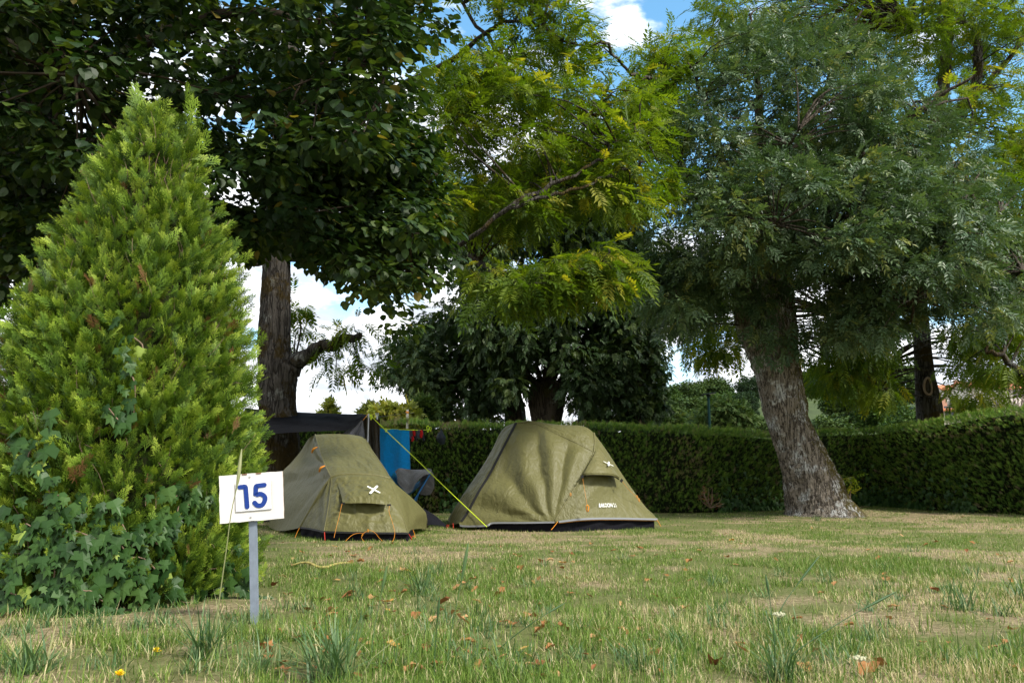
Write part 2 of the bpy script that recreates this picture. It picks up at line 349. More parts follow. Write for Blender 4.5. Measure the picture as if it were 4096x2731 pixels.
def groundmat():
    m = bpy.data.materials.new('lawn_soil'); m.use_nodes = True; t = m.node_tree; b = t.nodes['Principled BSDF']; L = t.links.new
    b.inputs['Roughness'].default_value = .95; b.inputs['Specular IOR Level'].default_value = .1
    tc = nd(t, 'ShaderNodeTexCoord')
    n = nd(t, 'ShaderNodeTexNoise', i_Scale=34.0, i_Detail=9.0, i_Roughness=.75); L(tc.outputs['Object'], n.inputs['Vector'])
    c = nd(t, 'ShaderNodeValToRGB'); e = c.color_ramp.elements
    e[0].position = .32; e[0].color = (.075, .062, .032, 1); e[1].position = .68; e[1].color = (.42, .34, .21, 1); q = e.new(.5); q.color = (.22, .175, .10, 1)
    L(n.outputs['Fac'], c.inputs[0])
    a = nd(t, 'ShaderNodeAttribute', attribute_name='tint')
    c2 = nd(t, 'ShaderNodeMix', data_type='RGBA'); r = nd(t, 'ShaderNodeMapRange'); r.inputs['From Min'].default_value = .75; r.inputs['From Max'].default_value = .25; r.inputs['To Max'].default_value = .75
    L(a.outputs['Fac'], r.inputs['Value']); L(r.outputs[0], c2.inputs['Factor']); L(c.outputs[0], c2.inputs[6]); c2.inputs[7].default_value = (.085, .115, .028, 1)
    L(c2.outputs[2], b.inputs['Base Color'])
    bu = nd(t, 'ShaderNodeBump', i_Strength=.8, i_Distance=.02); L(n.outputs['Fac'], bu.inputs['Height']); L(bu.outputs[0], b.inputs['Normal'])
    return m
tag(mb.build('ground', groundmat(), smooth=True), 'dry lawn ground of the campsite pitch', 'ground', kind='structure')

# grass blades: three bends of one blade
def blade(bend, w=1.0):
    z = np.array([0, .4, .75, 1.0]); y = bend * z ** 2; hw = np.array([.5, .45, .3, .04]) * w
    v = []
    for k in range(4): v += [[-hw[k], y[k], z[k]], [hw[k], y[k], z[k]]]
    return np.array(v), [np.array([[0, 1, 3, 2], [2, 3, 5, 4], [4, 5, 7, 6]])]
BL = [blade(.25), blade(.7), blade(1.3)]
BLF = (np.array([[-.5, 0, 0], [.5, 0, 0], [.35, .35, .6], [-.35, .35, .6], [0, .8, .95]]), [np.array([[0, 1, 2, 3]]), np.array([[3, 2, 4]])])
gb = MB()
def sow(n, d0, d1, lo, hi, w, fine):
    # equal density over the strip of lawn between two distances
    d = np.sqrt(rng.uniform(d0 ** 2, d1 ** 2, n)); x = rng.uniform(-.72, .74, n) * d
    s = straw(x, d); cl = fbm(x * 7, d * 7, 55, 3)
    bare = fbm(x * 1.6 + 3, d * 1.6, 77, 3)
    keep = rng.random(n) < np.clip(.25 + (cl - .35) * 3 - np.clip((bare - .565) * 10, 0, .95), .06, 1)
    d, x, s, cl = d[keep], x[keep], s[keep], cl[keep]; n = len(d)
    dry = rng.random(n) < (.17 + .58 * s)
    tint = np.where(dry, rng.uniform(.6, 1, n), rng.uniform(0, .5, n))
    hgt = rng.uniform(lo, hi, n) * (.6 + .9 * cl) * np.where(dry, .75, 1.0)
    az = rng.uniform(0, 6.283, n); lean = rng.normal(0, .85, n) + np.where(dry, rng.uniform(.3, 1.45, n), .3)
    ux = np.stack([np.cos(az), np.sin(az), 0 * az], -1); f = np.stack([-np.sin(az), np.cos(az), 0 * az], -1)
    up = np.array([0, 0, 1.0]); z = np.cos(lean)[:, None] * up + np.sin(lean)[:, None] * f; y = np.cross(z, ux)
    M = np.stack([ux, y, z], -1); P = np.stack([x, d, gz(x, d) - .003], -1)
    sc = np.stack([w * rng.uniform(.7, 1.4, n), hgt * .6, hgt], -1)
    if fine:
        k = rng.integers(0, 3, n)
        for q in range(3):
            a = k == q; inst(gb, *BL[q], M[a], P[a], sc[a], tint[a])
    else: inst(gb, *BLF, M, P, sc, tint)
sow(120000, 1.5, 3.2, .018, .065, .0024, True)
sow(170000, 3.2, 5.5, .016, .050, .0026, True)
sow(260000, 5.5, 9.0, .014, .036, .0030, False)
sow(260000, 9.0, 16.0, .014, .034, .0050, False)
tag(gb.build('grass', M_GRASS), 'short patchy lawn grass, part green and part dried to straw', 'grass', kind='stuff')

# ------------------------------------------------------------------ leaf templates
def leaf_simple(w=.8):      # broad leaf folded at the midrib, 6 points a side
    pr = [(0, 0), (.38, .12), (.52, .38), (.36, .72), (0, 1.0)]
    v = [[0, 0, 0]] + [[a * w, b, .10 * a - .12 * b * b] for a, b in pr[1:4]] + [[0, 1, -.16]] + [[-a * w, b, .10 * a - .12 * b * b] for a, b in pr[1:4]] + [[0, .45, -.03]]
    return np.array(v, float), [np.array([[0, 1, 2, 8], [8, 2, 3, 4], [0, 8, 6, 5], [8, 4, 7, 6]])]
def frond(n, L, wd, droop, seed, spread=60):
    g = np.random.default_rng(seed); v = []; f = []
    def leaflet(p, ang, l, z):
        c, s_ = math.cos(ang), math.sin(ang)
        dx, dy = s_, c; px, py = c, -s_
        b = len(v); hw = l * wd * .5
        v.extend([[p[0], p[1], p[2]], [p[0] + dx * l * .4 + px * hw, p[1] + dy * l * .4 + py * hw, p[2] + z * .3 + hw * .3],
                  [p[0] + dx * l, p[1] + dy * l, p[2] + z], [p[0] + dx * l * .4 - px * hw, p[1] + dy * l * .4 - py * hw, p[2] + z * .3 + hw * .3]])
        f.append([b, b + 1, b + 2, b + 3])
    m = (n - 1) // 2
    for k in range(m):
        t = .22 + .72 * k / m
        p = (0, t, -droop * t * t); l = L * (0.75 + .5 * math.sin(math.pi * (k + .7) / (m + .6))) * g.uniform(.85, 1.1)
        for sgn in (-1, 1): leaflet(p, sgn * R(spread + g.uniform(-10, 10) - 12 * t), l, -l * g.uniform(.05, .35))
    leaflet((0, .97, -droop), g.uniform(-.1, .1), L * 1.05, -L * .3)
    b = len(v); w_ = .008                                     # the leaf's stalk
    v.extend([[-w_, 0, 0], [w_, 0, 0], [w_ * .6, .55, -droop * .3], [-w_ * .6, .55, -droop * .3], [w_ * .3, 1, -droop], [-w_ * .3, 1, -droop]])
    f.extend([[b, b + 1, b + 2, b + 3], [b + 3, b + 2, b + 4, b + 5]])
    return np.array(v, float), [np.array(f)]
T_LIN = [leaf_simple(1.0), leaf_simple(.85)]
T_WAL = [frond(15, .26, .30, .25, s) for s in (1, 2)] + [frond(13, .27, .3, .5, 3)]
T_ASH = [frond(7, .36, .42, .2, s, 52) for s in (4, 5)] + [frond(9, .33, .42, .4, 6, 50)]
T_TUFT = [frond(7, .5, .55, .15, s, 45) for s in (8, 9)]
def spray(nb, seed, sub=True):
    g = np.random.default_rng(seed); v = []; f = []
    def strip(x, y, ang, l, w_, z0, z1):
        dx, dy = math.sin(ang), math.cos(ang); px, py = dy, -dx; b = len(v)
        v.extend([[x - px * w_ * .5, y - py * w_ * .5, z0], [x + px * w_ * .5, y + py * w_ * .5, z0],
                  [x + dx * l * .6 + px * w_ * .5, y + dy * l * .6 + py * w_ * .55, z0 + (z1 - z0) * .6], [x + dx * l, y + dy * l, z1],
                  [x + dx * l * .6 - px * w_ * .55, y + dy * l * .6 - py * w_ * .55, z0 + (z1 - z0) * .6]])
        f.append([b, b + 1, b + 2, b + 3, b + 4])
    strip(0, 0, 0, 1.0, .036, 0, -.1)
    for k in range(nb):
        t = .12 + .8 * k / nb; s_ = 1 if k % 2 else -1
        l = (.52 * (1 - t) + .16) * g.uniform(.8, 1.15); a = s_ * R(g.uniform(26, 40)); z = -.1 * t * t
        strip(0, t, a, l, .036, z, z - l * g.uniform(-.1, .3))
        if sub and l > .26:
            for q in (.35, .62):
                for s2 in (-1, 1):
                    strip(math.sin(a) * l * q, t + math.cos(a) * l * q, a + s2 * R(38), l * .42 * g.uniform(.8, 1.2), .030, z - l * .03, z - l * .1)
    return np.array(v, float), [np.array(f)]
T_SPR = [spray(8, s) for s in (1, 2, 3)]
T_SPRF = [spray(7, s, False) for s in (4, 5)]

def rdir(n, g): return nrm(g.normal(size=(n, 3)))
def leaves(mb, P, out_, size, T, g, droop=.5, tlo=0, thi=1, up=1.0, jitter=.6, shade=0):
    """one leaf (or compound leaf) at each P, growing outward and drooping"""
    n = len(P)
    d = nrm(out_ + jitter * rdir(n, g) + np.array([0, 0, -droop]))
    nn = nrm(np.array([0, 0, up]) + .75 * rdir(n, g) + .35 * out_)
    M = frames(d, nn); s = size * g.uniform(.65, 1.25, n); tint = np.clip(g.beta(2, 2.2, n) * (thi - tlo) + tlo + shade, 0, .97)
    tint = np.where(g.random(n) < .012, 1.0, tint)
    k = g.integers(0, len(T), n)
    for q in range(len(T)):
        a = k == q; inst(mb, *T[q], M[a], P[a], s[a], tint[a])
def clump_leaves(mb, centres, r, per, size, T, g, axis=None, droop=.5, flat=.6, **k):
    n = len(centres) * per
    c = np.repeat(centres, per, 0); o = g.normal(size=(n, 3)); o[:, 2] *= flat
    o = nrm(o) * (g.random(n) ** .5)[:, None]
    rr = np.repeat(np.broadcast_to(r, (len(centres),)), per)[:, None]
    off = o * rr * np.array([1, 1, flat])
    od = nrm(o) if axis is None else nrm(nrm(o) + .6 * nrm(c - axis))
    leaves(mb, c + off, od, size, T, g, droop, shade=np.repeat(g.normal(0, .17, len(centres)), per), **k)
def poly_points(poly, n, dlo, dhi, g, holes=()):
    poly = np.array(poly, float); lo, hi = poly.min(0), poly.max(0); o = []
    while len(o) < n:
        P = g.uniform(lo, hi, (n * 2, 2)); P = P[inpoly(P, poly)]
        for h in holes: P = P[~inpoly(P, h)]
        o.extend(P.tolist())
    o = np.array(o[:n]); d = g.uniform(dlo, dhi, n)
    return np.array([S(a[0], a[1], b) for a, b in zip(o, d)])
def grow(mb, limbs, targets, g, r0=.02, r1=.004, seg=4, sag=.12):
    """twigs from the nearest limb point to every leaf clump"""
    nodes = np.concatenate(limbs)
    for t in targets:
        dd = np.linalg.norm(nodes - t, axis=1) + np.maximum(nodes[:, 2] - t[2], 0) * .8
        a = nodes[np.argmin(dd)]; L = np.linalg.norm(t - a)
        if L < .05: continue
        m = (a + t) / 2 + g.normal(0, .08, 3) * L + np.array([0, 0, sag * L])
        tube(mb, spline([a, m, t], 6), [r0 * min(1.6, .5 + L * .5), r1], seg, cap=False)
def limb(mb, pts, rad, seg=9, n=18, seed=0, rough=.05, jit=.02):
    P = spline(pts, n); g = np.random.default_rng(seed)
    P[1:-1] += g.normal(0, jit, (n - 2, 3))
    tube(mb, P, rad, seg, rough=rough, seed=seed)
    return P
def trunkmesh(rows, d, mat_, parent, name='trunk', seed=1, seg=40, n=60, rough=.05, furrow=0.0):
    """rows: (u, v, width px) centre line and width of the trunk"""
    pts = np.array([S(u, v, d) for u, v, w_ in rows]); rd = [w_ / 2 * d / FPX for u, v, w_ in rows]
    A = np.column_stack([pts, rd]); Q = spline(A, n)
    m = MB(); tube(m, Q[:, :3], Q[:, 3], seg, rough=rough, seed=seed, furrow=furrow)
    o = m.build(name, mat_, parent, smooth=True)
    return Q[:, :3]

# ------------------------------------------------------------------ linden, upper left, its crown close overhead
g = np.random.default_rng(11)
base = G(70, 2160); base = np.array([base[0] - .2, 6.6, 0])
T1 = thing('linden_tree', 'big dark linden whose drooping crown fills the upper left of the photo', 'tree', base)
b1 = MB(); P0 = limb(b1, [base, base + [0, 0, 2], S(90, 700, 6.6), S(120, 200, 6.4), S(150, -700, 6.2)], [.30, .24, .2, .14], 16, 30, 1)
b1.build('trunk', M_BARK_DK, T1, smooth=True)
br = MB(); limbs = [P0[10:]]
for e, mid, z0 in (((950, 300, 5.5), (500, 500, 6.0), 14), ((1500, 250, 5.0), (900, 60, 5.6), 18), ((1750, 700, 6.2), (1000, 380, 6.4), 15), ((1650, 1150, 6.6), (1250, 700, 6.5), 16),
                   ((700, -300, 4.5), (400, -200, 5.4), 20), ((1800, -100, 5.5), (1000, -250, 5.5), 22), ((-300, 900, 6.2), (-60, 800, 6.4), 13), ((300, 300, 4.6), (200, 330, 5.6), 16), ((1300, 950, 7.2), (800, 800, 7.0), 15)):
    limbs.append(limb(br, [P0[z0], S(*mid), S(*e)], [.07, .045, .012], 7, 20, e[0] % 97))
poly = [(-500, -1500), (2500, -1500), (2080, -300), (1880, 0), (1800, 110), (1690, 210), (1700, 420), (1720, 640), (1740, 900), (1750, 1090), (1720, 1230), (1660, 1340), (1570, 1310), (1470, 1230), (1380, 1110), (1200, 1060), (1020, 1010), (900, 960), (500, 1050), (200, 1200), (-60, 1300), (-500, 1500)]
cl = np.vstack([poly_points(poly, 840, 5.0, 7.6, g), poly_points([(-100, 700), (600, 600), (650, 900), (300, 1100), (-100, 1230)], 100, 5.4, 7.4, g), poly_points([(820, 820), (1060, 850), (1060, 1020), (900, 980)], 22, 5.8, 7.0, g), poly_points([(-400, -500), (1750, -500), (1700, 300), (1500, 600), (900, 700), (300, 700), (-400, 700)], 150, 4.2, 5.2, g),
                poly_points([(-700, -3000), (1900, -3000), (1900, -1200), (-700, -1200)], 260, 4.4, 7.4, g),  # unseen crown clumps above the view, added to shade the leaves below
                poly_points([(1000, 600), (1700, 500), (1740, 1050), (1660, 1260), (1480, 1180), (1150, 950)], 150, 5.4, 7.0, g)])
cm = MB(); clump_leaves(cm, cl, .25, 62, .066, T_LIN, g, axis=S(100, 0, 6.5), droop=.25, flat=.5, up=1.7, jitter=.4)
cm.build('crown', M_LINDEN, T1)
grow(br, limbs, cl[g.random(len(cl)) < .55], g, .014, .003)
br.build('branches', M_TWIG, T1, smooth=True)

# ------------------------------------------------------------------ walnut with forked trunk, middle
g = np.random.default_rng(12)
dW = 10.6; bw = S(1120, 2085, dW); bw[2] = 0
T2 = thing('walnut_tree', 'walnut tree with a forked, mossy trunk rising behind the black tarp', 'tree', bw)
rows = [(1120, 2085, 175), (1118, 1900, 160), (1115, 1700, 148), (1108, 1640, 140), (1105, 1560, 150), (1110, 1480, 150), (1098, 1400, 128), (1100, 1250, 118), (1105, 1100, 112), (1112, 950, 108), (1120, 700, 95), (1150, 300, 80), (1200, -200, 60)]
Q = trunkmesh(rows, dW, M_BARK_WAL, T2, seed=4, seg=120, n=300, furrow=.010)
br = MB()
limbs = [Q[170::5]]
limbs.append(limb(br, [S(1110, 1520, dW), S(1185, 1450, dW - .05), S(1260, 1400, dW - .1), S(1340, 1372, dW - .3), S(1440, 1340, dW - .5)], [.17, .115, .085, .07, .04], 14, 24, 5))
limbs.append(limb(br, [S(1105, 1070, dW), S(1050, 1040, dW), S(960, 1035, dW - .2), S(800, 900, dW - .3)], [.08, .06, .05, .02], 10, 16, 6))
main = limb(br, [S(1115, 1010, dW), S(1500, 1040, dW - .5), S(1830, 980, dW - 2.2), S(2010, 850, dW - 2.5), S(2180, 790, dW - 2.5), S(2330, 750, dW - 2.4), S(2560, 650, dW - 2)], [.11, .075, .048, .034, .025, .018, .008], 10, 60, 7, .05, .012)
limbs.append(main)
limbs.append(limb(br, [S(2010, 850, dW - 2.5), S(2160, 760, dW - 2.4), S(2330, 690, dW - 2.3), S(2480, 560, dW - 2), S(2560, 480, dW - 1.6)], [.03, .024, .018, .012, .006], 8, 24, 8))
limbs.append(limb(br, [S(1115, 800, dW), S(1600, 620, dW - .6), S(1830, 500, dW - 1), S(2000, 260, dW - .8), S(1880, 60, dW - .8), S(1800, -60, dW - .8)], [.08, .06, .045, .03, .02], 8, 30, 9))
limbs.append(limb(br, [S(1130, 600, dW), S(1700, 300, dW - .5), S(2050, 80, dW - 1.2), S(2300, 180, dW - 1.2), S(2400, 170, dW - 1.3)], [.08, .06, .04, .022, .01], 8, 30, 10))
limbs.append(limb(br, [S(1880, 1020, dW - 1), S(2000, 1090, dW - 1.8), S(2170, 1140, dW - 2.2), S(2330, 1080, dW - 2.5), S(2440, 1010, dW - 2.6)], [.04, .035, .03, .02, .01], 8, 24, 11))
limbs.append(limb(br, [S(2200, 790, dW - 1), S(2270, 600, dW - .8), S(2350, 480, dW - .8), S(2440, 330, dW - .7)], [.035, .025, .02, .01], 7, 18, 12))
limbs.append(limb(br, [S(2400, 170, dW - 1.3), S(2540, 300, dW - .5), S(2660, 330, dW + 1), S(2700, 450, dW + 1.5)], [.02, .02, .018, .01], 7, 24, 13))
polys = [([(1720, 330), (1830, 200), (2000, 190), (2150, 180), (2260, 330), (2350, 390), (2420, 400), (2560, 330), (2640, 500), (2660, 700), (2600, 820), (2460, 860), (2300, 880), (2100, 900), (1880, 920), (1750, 850), (1700, 600)], 240, 8.4, 11.0),
         ([(1900, -300), (2250, -300), (2330, 40), (2380, 240), (2330, 330), (2200, 240), (2050, 150), (1930, 60)], 46, 9.0, 10.0),
         ([(1880, 1060), (2100, 1100), (2300, 1040), (2440, 960), (2500, 1090), (2480, 1150), (2380, 1160), (2250, 1210), (2100, 1210), (1950, 1200), (1890, 1150)], 40, 7.9, 8.8),
         ([(1340, 1300), (1380, 1290), (1460, 1290), (1480, 1400), (1440, 1470), (1340, 1500), (1340, 1420)], 5, 9.9, 10.4),
         ([(1120, 1180), (1200, 1200), (1190, 1440), (1160, 1430)], 6, 11.0, 11.4),
         ([(2560, 270), (2700, 260), (2750, 400), (2700, 600), (2560, 560), (2500, 400)], 34, 11.5, 12.8),
         ([(2550, 180), (2640, 120), (2740, 140), (2730, 330), (2560, 330)], 16, 11.0, 12.0)]
cl = np.vstack([poly_points(q_[0], q_[1], q_[2], q_[3], g, *q_[4:]) for q_ in polys])
cm = MB(); clump_leaves(cm, cl, .27, 20, .27, T_WAL, g, axis=S(1200, 900, 10), droop=.35, flat=.4)
cm.build('crown', M_WALNUT, T2)
grow(br, limbs, cl, g, .016, .004)
br.build('branches', M_BARK_WAL, T2, smooth=True)

# ------------------------------------------------------------------ leaning ash, right
g = np.random.default_rng(13)
dA = 11.9; ba = S(3270, 2045, dA); ba[2] = 0
T3 = thing('ash_tree', 'large leaning ash tree with thick pale ridged trunk standing before the hedge', 'tree', ba)
rows = [(3282, 2085, 380), (3278, 2052, 300), (3268, 2010, 246), (3245, 1930, 215), (3217, 1843, 190), (3178, 1750, 168), (3150, 1680, 162), (3138, 1620, 174), (3112, 1499, 180), (3090, 1400, 205), (3075, 1330, 235), (3060, 1242, 245), (3050, 1120, 230), (3050, 1000, 225), (3060, 900, 170)]
Q = trunkmesh(rows, dA, M_BARK_ASH, T3, seed=8, rough=.045, seg=240, n=420, furrow=.016)
br = MB(); limbs = [Q[235::5]]
for e, mids, r in (((3000, 60, 11.5), [(3050, 600, 12)], .14), ((2750, 250, 11.0), [(2950, 800, 12), (2850, 500, 11.5)], .11), ((3450, 40, 12), [(3150, 700, 12.2), (3300, 350, 12.3)], .13), ((3900, 300, 11), [(3250, 800, 12), (3600, 500, 11.5)], .12),
                   ((4000, 850, 10.8), [(3200, 900, 12), (3650, 750, 11.2)], .10), ((2600, 800, 11), [(2960, 980, 12), (2800, 800, 11.5)], .08), ((2650, 1150, 11.2), [(2980, 1050, 11.8), (2800, 1060, 11.5)], .07), ((3650, 1200, 10.6), [(3180, 1050, 11.8), (3450, 1050, 11)], .08),
                   ((3200, 500, 9.8), [(3080, 800, 11)], .09), ((3100, 900, 9.8), [(3070, 1000, 11)], .05), ((3400, 900, 10), [(3150, 950, 11)], .07), ((4150, 1100, 10.6), [(3250, 950, 12), (3700, 930, 11)], .09)):
    limbs.append(limb(br, [S(3055, 1020, dA)] + [S(*m_) for m_ in mids] + [S(*e)], [r, r * .6, r * .12], 8, 24, int(e[0]) % 91))
polys = [([(2660, 600), (2690, 420), (2790, 300), (2900, 200), (3000, 120), (3400, 130), (3560, 260), (3700, 400), (3830, 560), (3980, 760), (4150, 1250), (3900, 1330), (3700, 1100), (3450, 1230), (3300, 1180), (3180, 1060), (2950, 1060), (2820, 1200), (2680, 1260), (2560, 1200), (2620, 1000), (2690, 860), (2650, 700)], 420, 10.0, 13.6),
         ([(2780, 850), (2900, 700), (3200, 620), (3600, 650), (3900, 800), (4000, 1080), (3700, 1150), (3350, 1050), (3100, 1000), (2900, 1000)], 110, 9.2, 10.8),
         ([(2540, 1000), (2700, 1000), (2900, 1000), (2890, 1180), (2740, 1330), (2610, 1290), (2540, 1180)], 70, 10.6, 12.4),
         ([(3240, 1150), (3500, 1130), (3750, 1130), (3700, 1280), (3500, 1330), (3300, 1400), (3250, 1300)], 62, 10.2, 12.5),
         ([(2950, 50), (3400, 0), (3500, 200), (3000, 200)], 8, 10.5, 13)]
cl = np.vstack([poly_points(q_[0], q_[1], q_[2], q_[3], g, *q_[4:]) for q_ in polys])
cl = np.vstack([cl, poly_points([(2850, 650), (3100, 450), (3500, 450), (3900, 650), (4050, 950), (3800, 1100), (3300, 1150), (2950, 1050), (2800, 900)], 190, 11.0, 14.5, g)])
ep = poly_points([(2990, 1130), (3180, 1130), (3200, 1300), (3190, 1440), (3080, 1450), (2970, 1370), (2960, 1200)], 26, dA - .62, dA - .5, g)   # shoots on the trunk
cm = MB(); clump_leaves(cm, cl, .27, 36, .185, T_ASH, g, axis=S(3060, 900, 12), droop=.08, flat=.7)
clump_leaves(cm, ep, .16, 11, .20, T_ASH, g, droop=.9)
cm.build('crown', M_ASH, T3)
grow(br, limbs, cl, g, .016, .004)
br.build('branches', M_BARK_DK, T3, smooth=True)

# ------------------------------------------------------------------ second walnut behind the right hedge
g = np.random.default_rng(14)
dB = 16.0; bb = S(3715, 1950, dB); bb[2] = 0
T4 = thing('walnut_tree', 'walnut tree with a pale knot hole in its trunk behind the right hedge', 'tree', bb)
rows = [(3725, 2010, 110), (3722, 1700, 98), (3712, 1600, 92), (3700, 1510, 74), (3690, 1400, 66), (3682, 1300, 64), (3668, 1180, 70), (3660, 1050, 66), (3700, 700, 60), (3780, 300, 48), (3800, -200, 30)]
Q = trunkmesh(rows, dB, M_BARK_WAL, T4, seed=3)
kn = MB(); c = S(3714, 1548, dB - .225); a = np.linspace(0, 6.283, 26)
ring = np.stack([c[0] + .075 * np.cos(a), np.full(26, c[1]) + .03 * np.cos(a) ** 2, c[2] + .17 * np.sin(a) * (1 + .12 * np.sin(a))], -1)
tube(kn, ring, .024, 8, cap=False); kn.build('knot_ring', mat('knot_wood', (.30, .22, .16), .9, noise=.3), T4, smooth=True)
kn = MB(); kn.add(np.vstack([ring[:-1] + [0, .012, 0], c[None] + [0, .06, 0]]), [[i_, (i_ + 1) % 25, 25] for i_ in range(25)]); kn.build('knot_hollow', mat('knot_hollow', (.05, .035, .028), 1), T4)
br = MB(); limbs = [Q[40:]]
limbs.append(limb(br, [S(3690, 1180, dB), S(3800, 1120, dB - .3), S(3950, 1060, dB - .5), S(4150, 1050, dB - .5)], [.10, .08, .06, .04], 8, 20, 2))
limbs.append(limb(br, [S(3690, 1190, dB), S(3560, 1150, dB), S(3400, 1200, dB), S(3330, 1250, dB)], [.08, .05, .03, .01], 8, 20, 3))
limbs.append(limb(br, [S(3450, 1180, dB), S(3480, 1350, dB), S(3560, 1450, dB - .2), S(3520, 1560, dB - .3)], [.04, .03, .02, .01], 7, 20, 4))
limbs.append(limb(br, [S(4300, 1600, 13.5), S(4110, 1510, 13.5), S(4010, 1420, 13.5), S(3945, 1410, 13.5), S(3960, 1370, 13.5)], [.10, .075, .06, .045, .02], 10, 24, 5))
limbs.append(limb(br, [S(3760, 500, dB), S(3900, 350, dB - .4), S(3900, 130, dB - .5), S(3800, 90, dB - .6), S(3650, 130, dB - .7)], [.10, .10, .09, .05, .02], 8, 24, 6))
limbs.append(limb(br, [S(3750, 550, dB), S(3980, 300, dB), S(4150, 100, dB)], [.08, .06, .04], 8, 20, 7))
polys = [([(2850, -300), (4200, -300), (4200, 700), (4150, 900), (3950, 500), (3700, 300), (3300, 250), (2900, 300), (2700, 200), (2800, 40)], 270, 14.0, 17.5),
         ([(3800, 600), (4250, 500), (4250, 1500), (4050, 1250), (3850, 1200)], 110, 13.5, 16.5),
         ([(3300, 1300), (3700, 1280), (4100, 1250), (4150, 1400), (3950, 1360), (3990, 1600), (3900, 1640), (3760, 1560), (3640, 1600), (3560, 1640), (3400, 1600), (3290, 1520), (3270, 1380)], 90, 14.4, 16.4, [[(3540, 1180), (3830, 1180), (3860, 1680), (3570, 1680)]]),
         ([(3990, 1450), (4200, 1380), (4200, 1500), (4080, 1480)], 10, 13.3, 14),
         ([(2720, 1150), (2950, 1150), (2960, 1400), (2850, 1440), (2740, 1400)], 30, 14.5, 16.5)]
cl = np.vstack([poly_points(q_[0], q_[1], q_[2], q_[3], g, *q_[4:]) for q_ in polys])
cm = MB(); clump_leaves(cm, cl, .40, 22, .32, T_WAL, g, axis=S(3700, 900, 16), droop=.55, flat=.5)
cm.build('crown', M_WALNUT, T4)
grow(br, limbs, cl, g, .016, .005)
br.build('branches', M_BARK_WAL, T4, smooth=True)

# ------------------------------------------------------------------ dark pollarded trees behind the hedge, middle
g = np.random.default_rng(15)
def pollard(name, label, cat, d, rows, stems, polys, per, size, T, r, seed, m=M_DARKLEAF, bark=M_BARK_DK):
    g = np.random.default_rng(seed); b = S(rows[0][0], rows[0][1], d); b[2] = 0
    t = thing(name, label, cat, b)
    trunkmesh(rows, d, bark, t, seed=seed, rough=.09)
    br = MB(); limbs = []
    for k, s_ in enumerate(stems): limbs.append(limb(br, [S(*q) for q in s_[0]], s_[1], 7, 18, seed + k))
    cl = np.vstack([poly_points(q_[0], q_[1], q_[2], q_[3], g, *q_[4:]) for q_ in polys])
    cm = MB(); clump_leaves(cm, cl, r, per, size, T, g, droop=.8, flat=.9)
    cm.build('crown', m, t); grow(br, limbs, cl[::2], g, .016, .005)
    br.build('branches', bark, t, smooth=True)
    return t
pollard('pollard_tree', 'old pollarded tree with a swollen burred head on its thick trunk', 'tree', 18.5,
        [(2185, 2050, 150), (2185, 1720, 115), (2188, 1690, 120), (2190, 1620, 140), (2192, 1560, 146), (2190, 1530, 120), (2190, 1518, 60)],
        [([(2188, 1530, 18.4), (2190, 1400, 18.3), (2185, 1250, 18.3), (2180, 950, 18.3)], [.12, .10, .08, .03]), ([(2150, 1530, 18.5), (2070, 1450, 18.3), (2000, 1370, 18.2), (1900, 1200, 18.2)], [.07, .06, .05, .02]),
         ([(2230, 1540, 18.5), (2330, 1400, 18.6), (2430, 1200, 18.5)], [.08, .06, .02]), ([(2210, 1530, 18.5), (2250, 1300, 18.8), (2300, 900, 18.8)], [.08, .06, .02]), ([(2160, 1530, 18.5), (2130, 1300, 18.4), (2080, 1000, 18.4)], [.07, .05, .02])],
        [([(1780, 780), (2100, 640), (2420, 640), (2580, 850), (2620, 1150), (2600, 1350), (2450, 1500), (2330, 1600), (2240, 1460), (2140, 1460), (2050, 1600), (1900, 1450), (1850, 1100)], 470, 16.8, 20.0, [[(2090, 1500), (2270, 1500), (2270, 1720), (2090, 1720)]]), ([(2330, 1480), (2420, 1480), (2420, 1690), (2350, 1700)], 22, 18.5, 20)],
        44, .17, T_TUFT, .42, 21)
pollard('pollard_tree', 'dark two-limbed tree trunk left of the burred pollard, half hidden by leaves', 'tree', 19.5,
        [(2060, 2050, 120), (2060, 1720, 92), (2058, 1640, 84), (2045, 1570, 70), (2030, 1500, 50), (1995, 1440, 40), (1975, 1400, 30)],
        [([(2050, 1600, 19.5), (2060, 1450, 19.5), (2060, 1250, 19.5)], [.16, .12, .03]), ([(2040, 1560, 19.5), (1980, 1430, 19.4), (1880, 1300, 19.4)], [.12, .08, .03]), ([(2030, 1580, 19.5), (1880, 1480, 19.3), (1700, 1380, 19.2)], [.10, .07, .02])],
        [([(1750, 1250), (1900, 1200), (2080, 1300), (2060, 1500), (2000, 1600), (1990, 1680), (1760, 1700), (1720, 1660), (1700, 1560), (1540, 1500), (1570, 1400), (1650, 1330)], 190, 18.3, 21.0)],
        36, .17, T_TUFT, .42, 22)
pollard('ivy_clad_tree', 'dark ivy covered tree forming a ragged column right of the pollards', 'tree', 17.5,
        [(2560, 2050, 60), (2560, 1750, 50), (2555, 1500, 44), (2550, 1300, 36), (2545, 1100, 24)],
        [([(2555, 1500, 17.5), (2480, 1300, 17.4), (2440, 1150, 17.4)], [.09, .06, .02]), ([(2550, 1400, 17.5), (2620, 1300, 17.4)], [.06, .02])],
        [([(2480, 1150), (2600, 1130), (2580, 1280), (2560, 1360), (2620, 1440), (2630, 1560), (2640, 1640), (2600, 1710), (2400, 1710), (2380, 1560), (2420, 1400), (2430, 1250)], 150, 17.0, 18.6), ([(2560, 1350), (2660, 1360), (2640, 1440), (2580, 1460)], 8, 17.2, 17.8)],
        40, .15, T_TUFT, .34, 23)

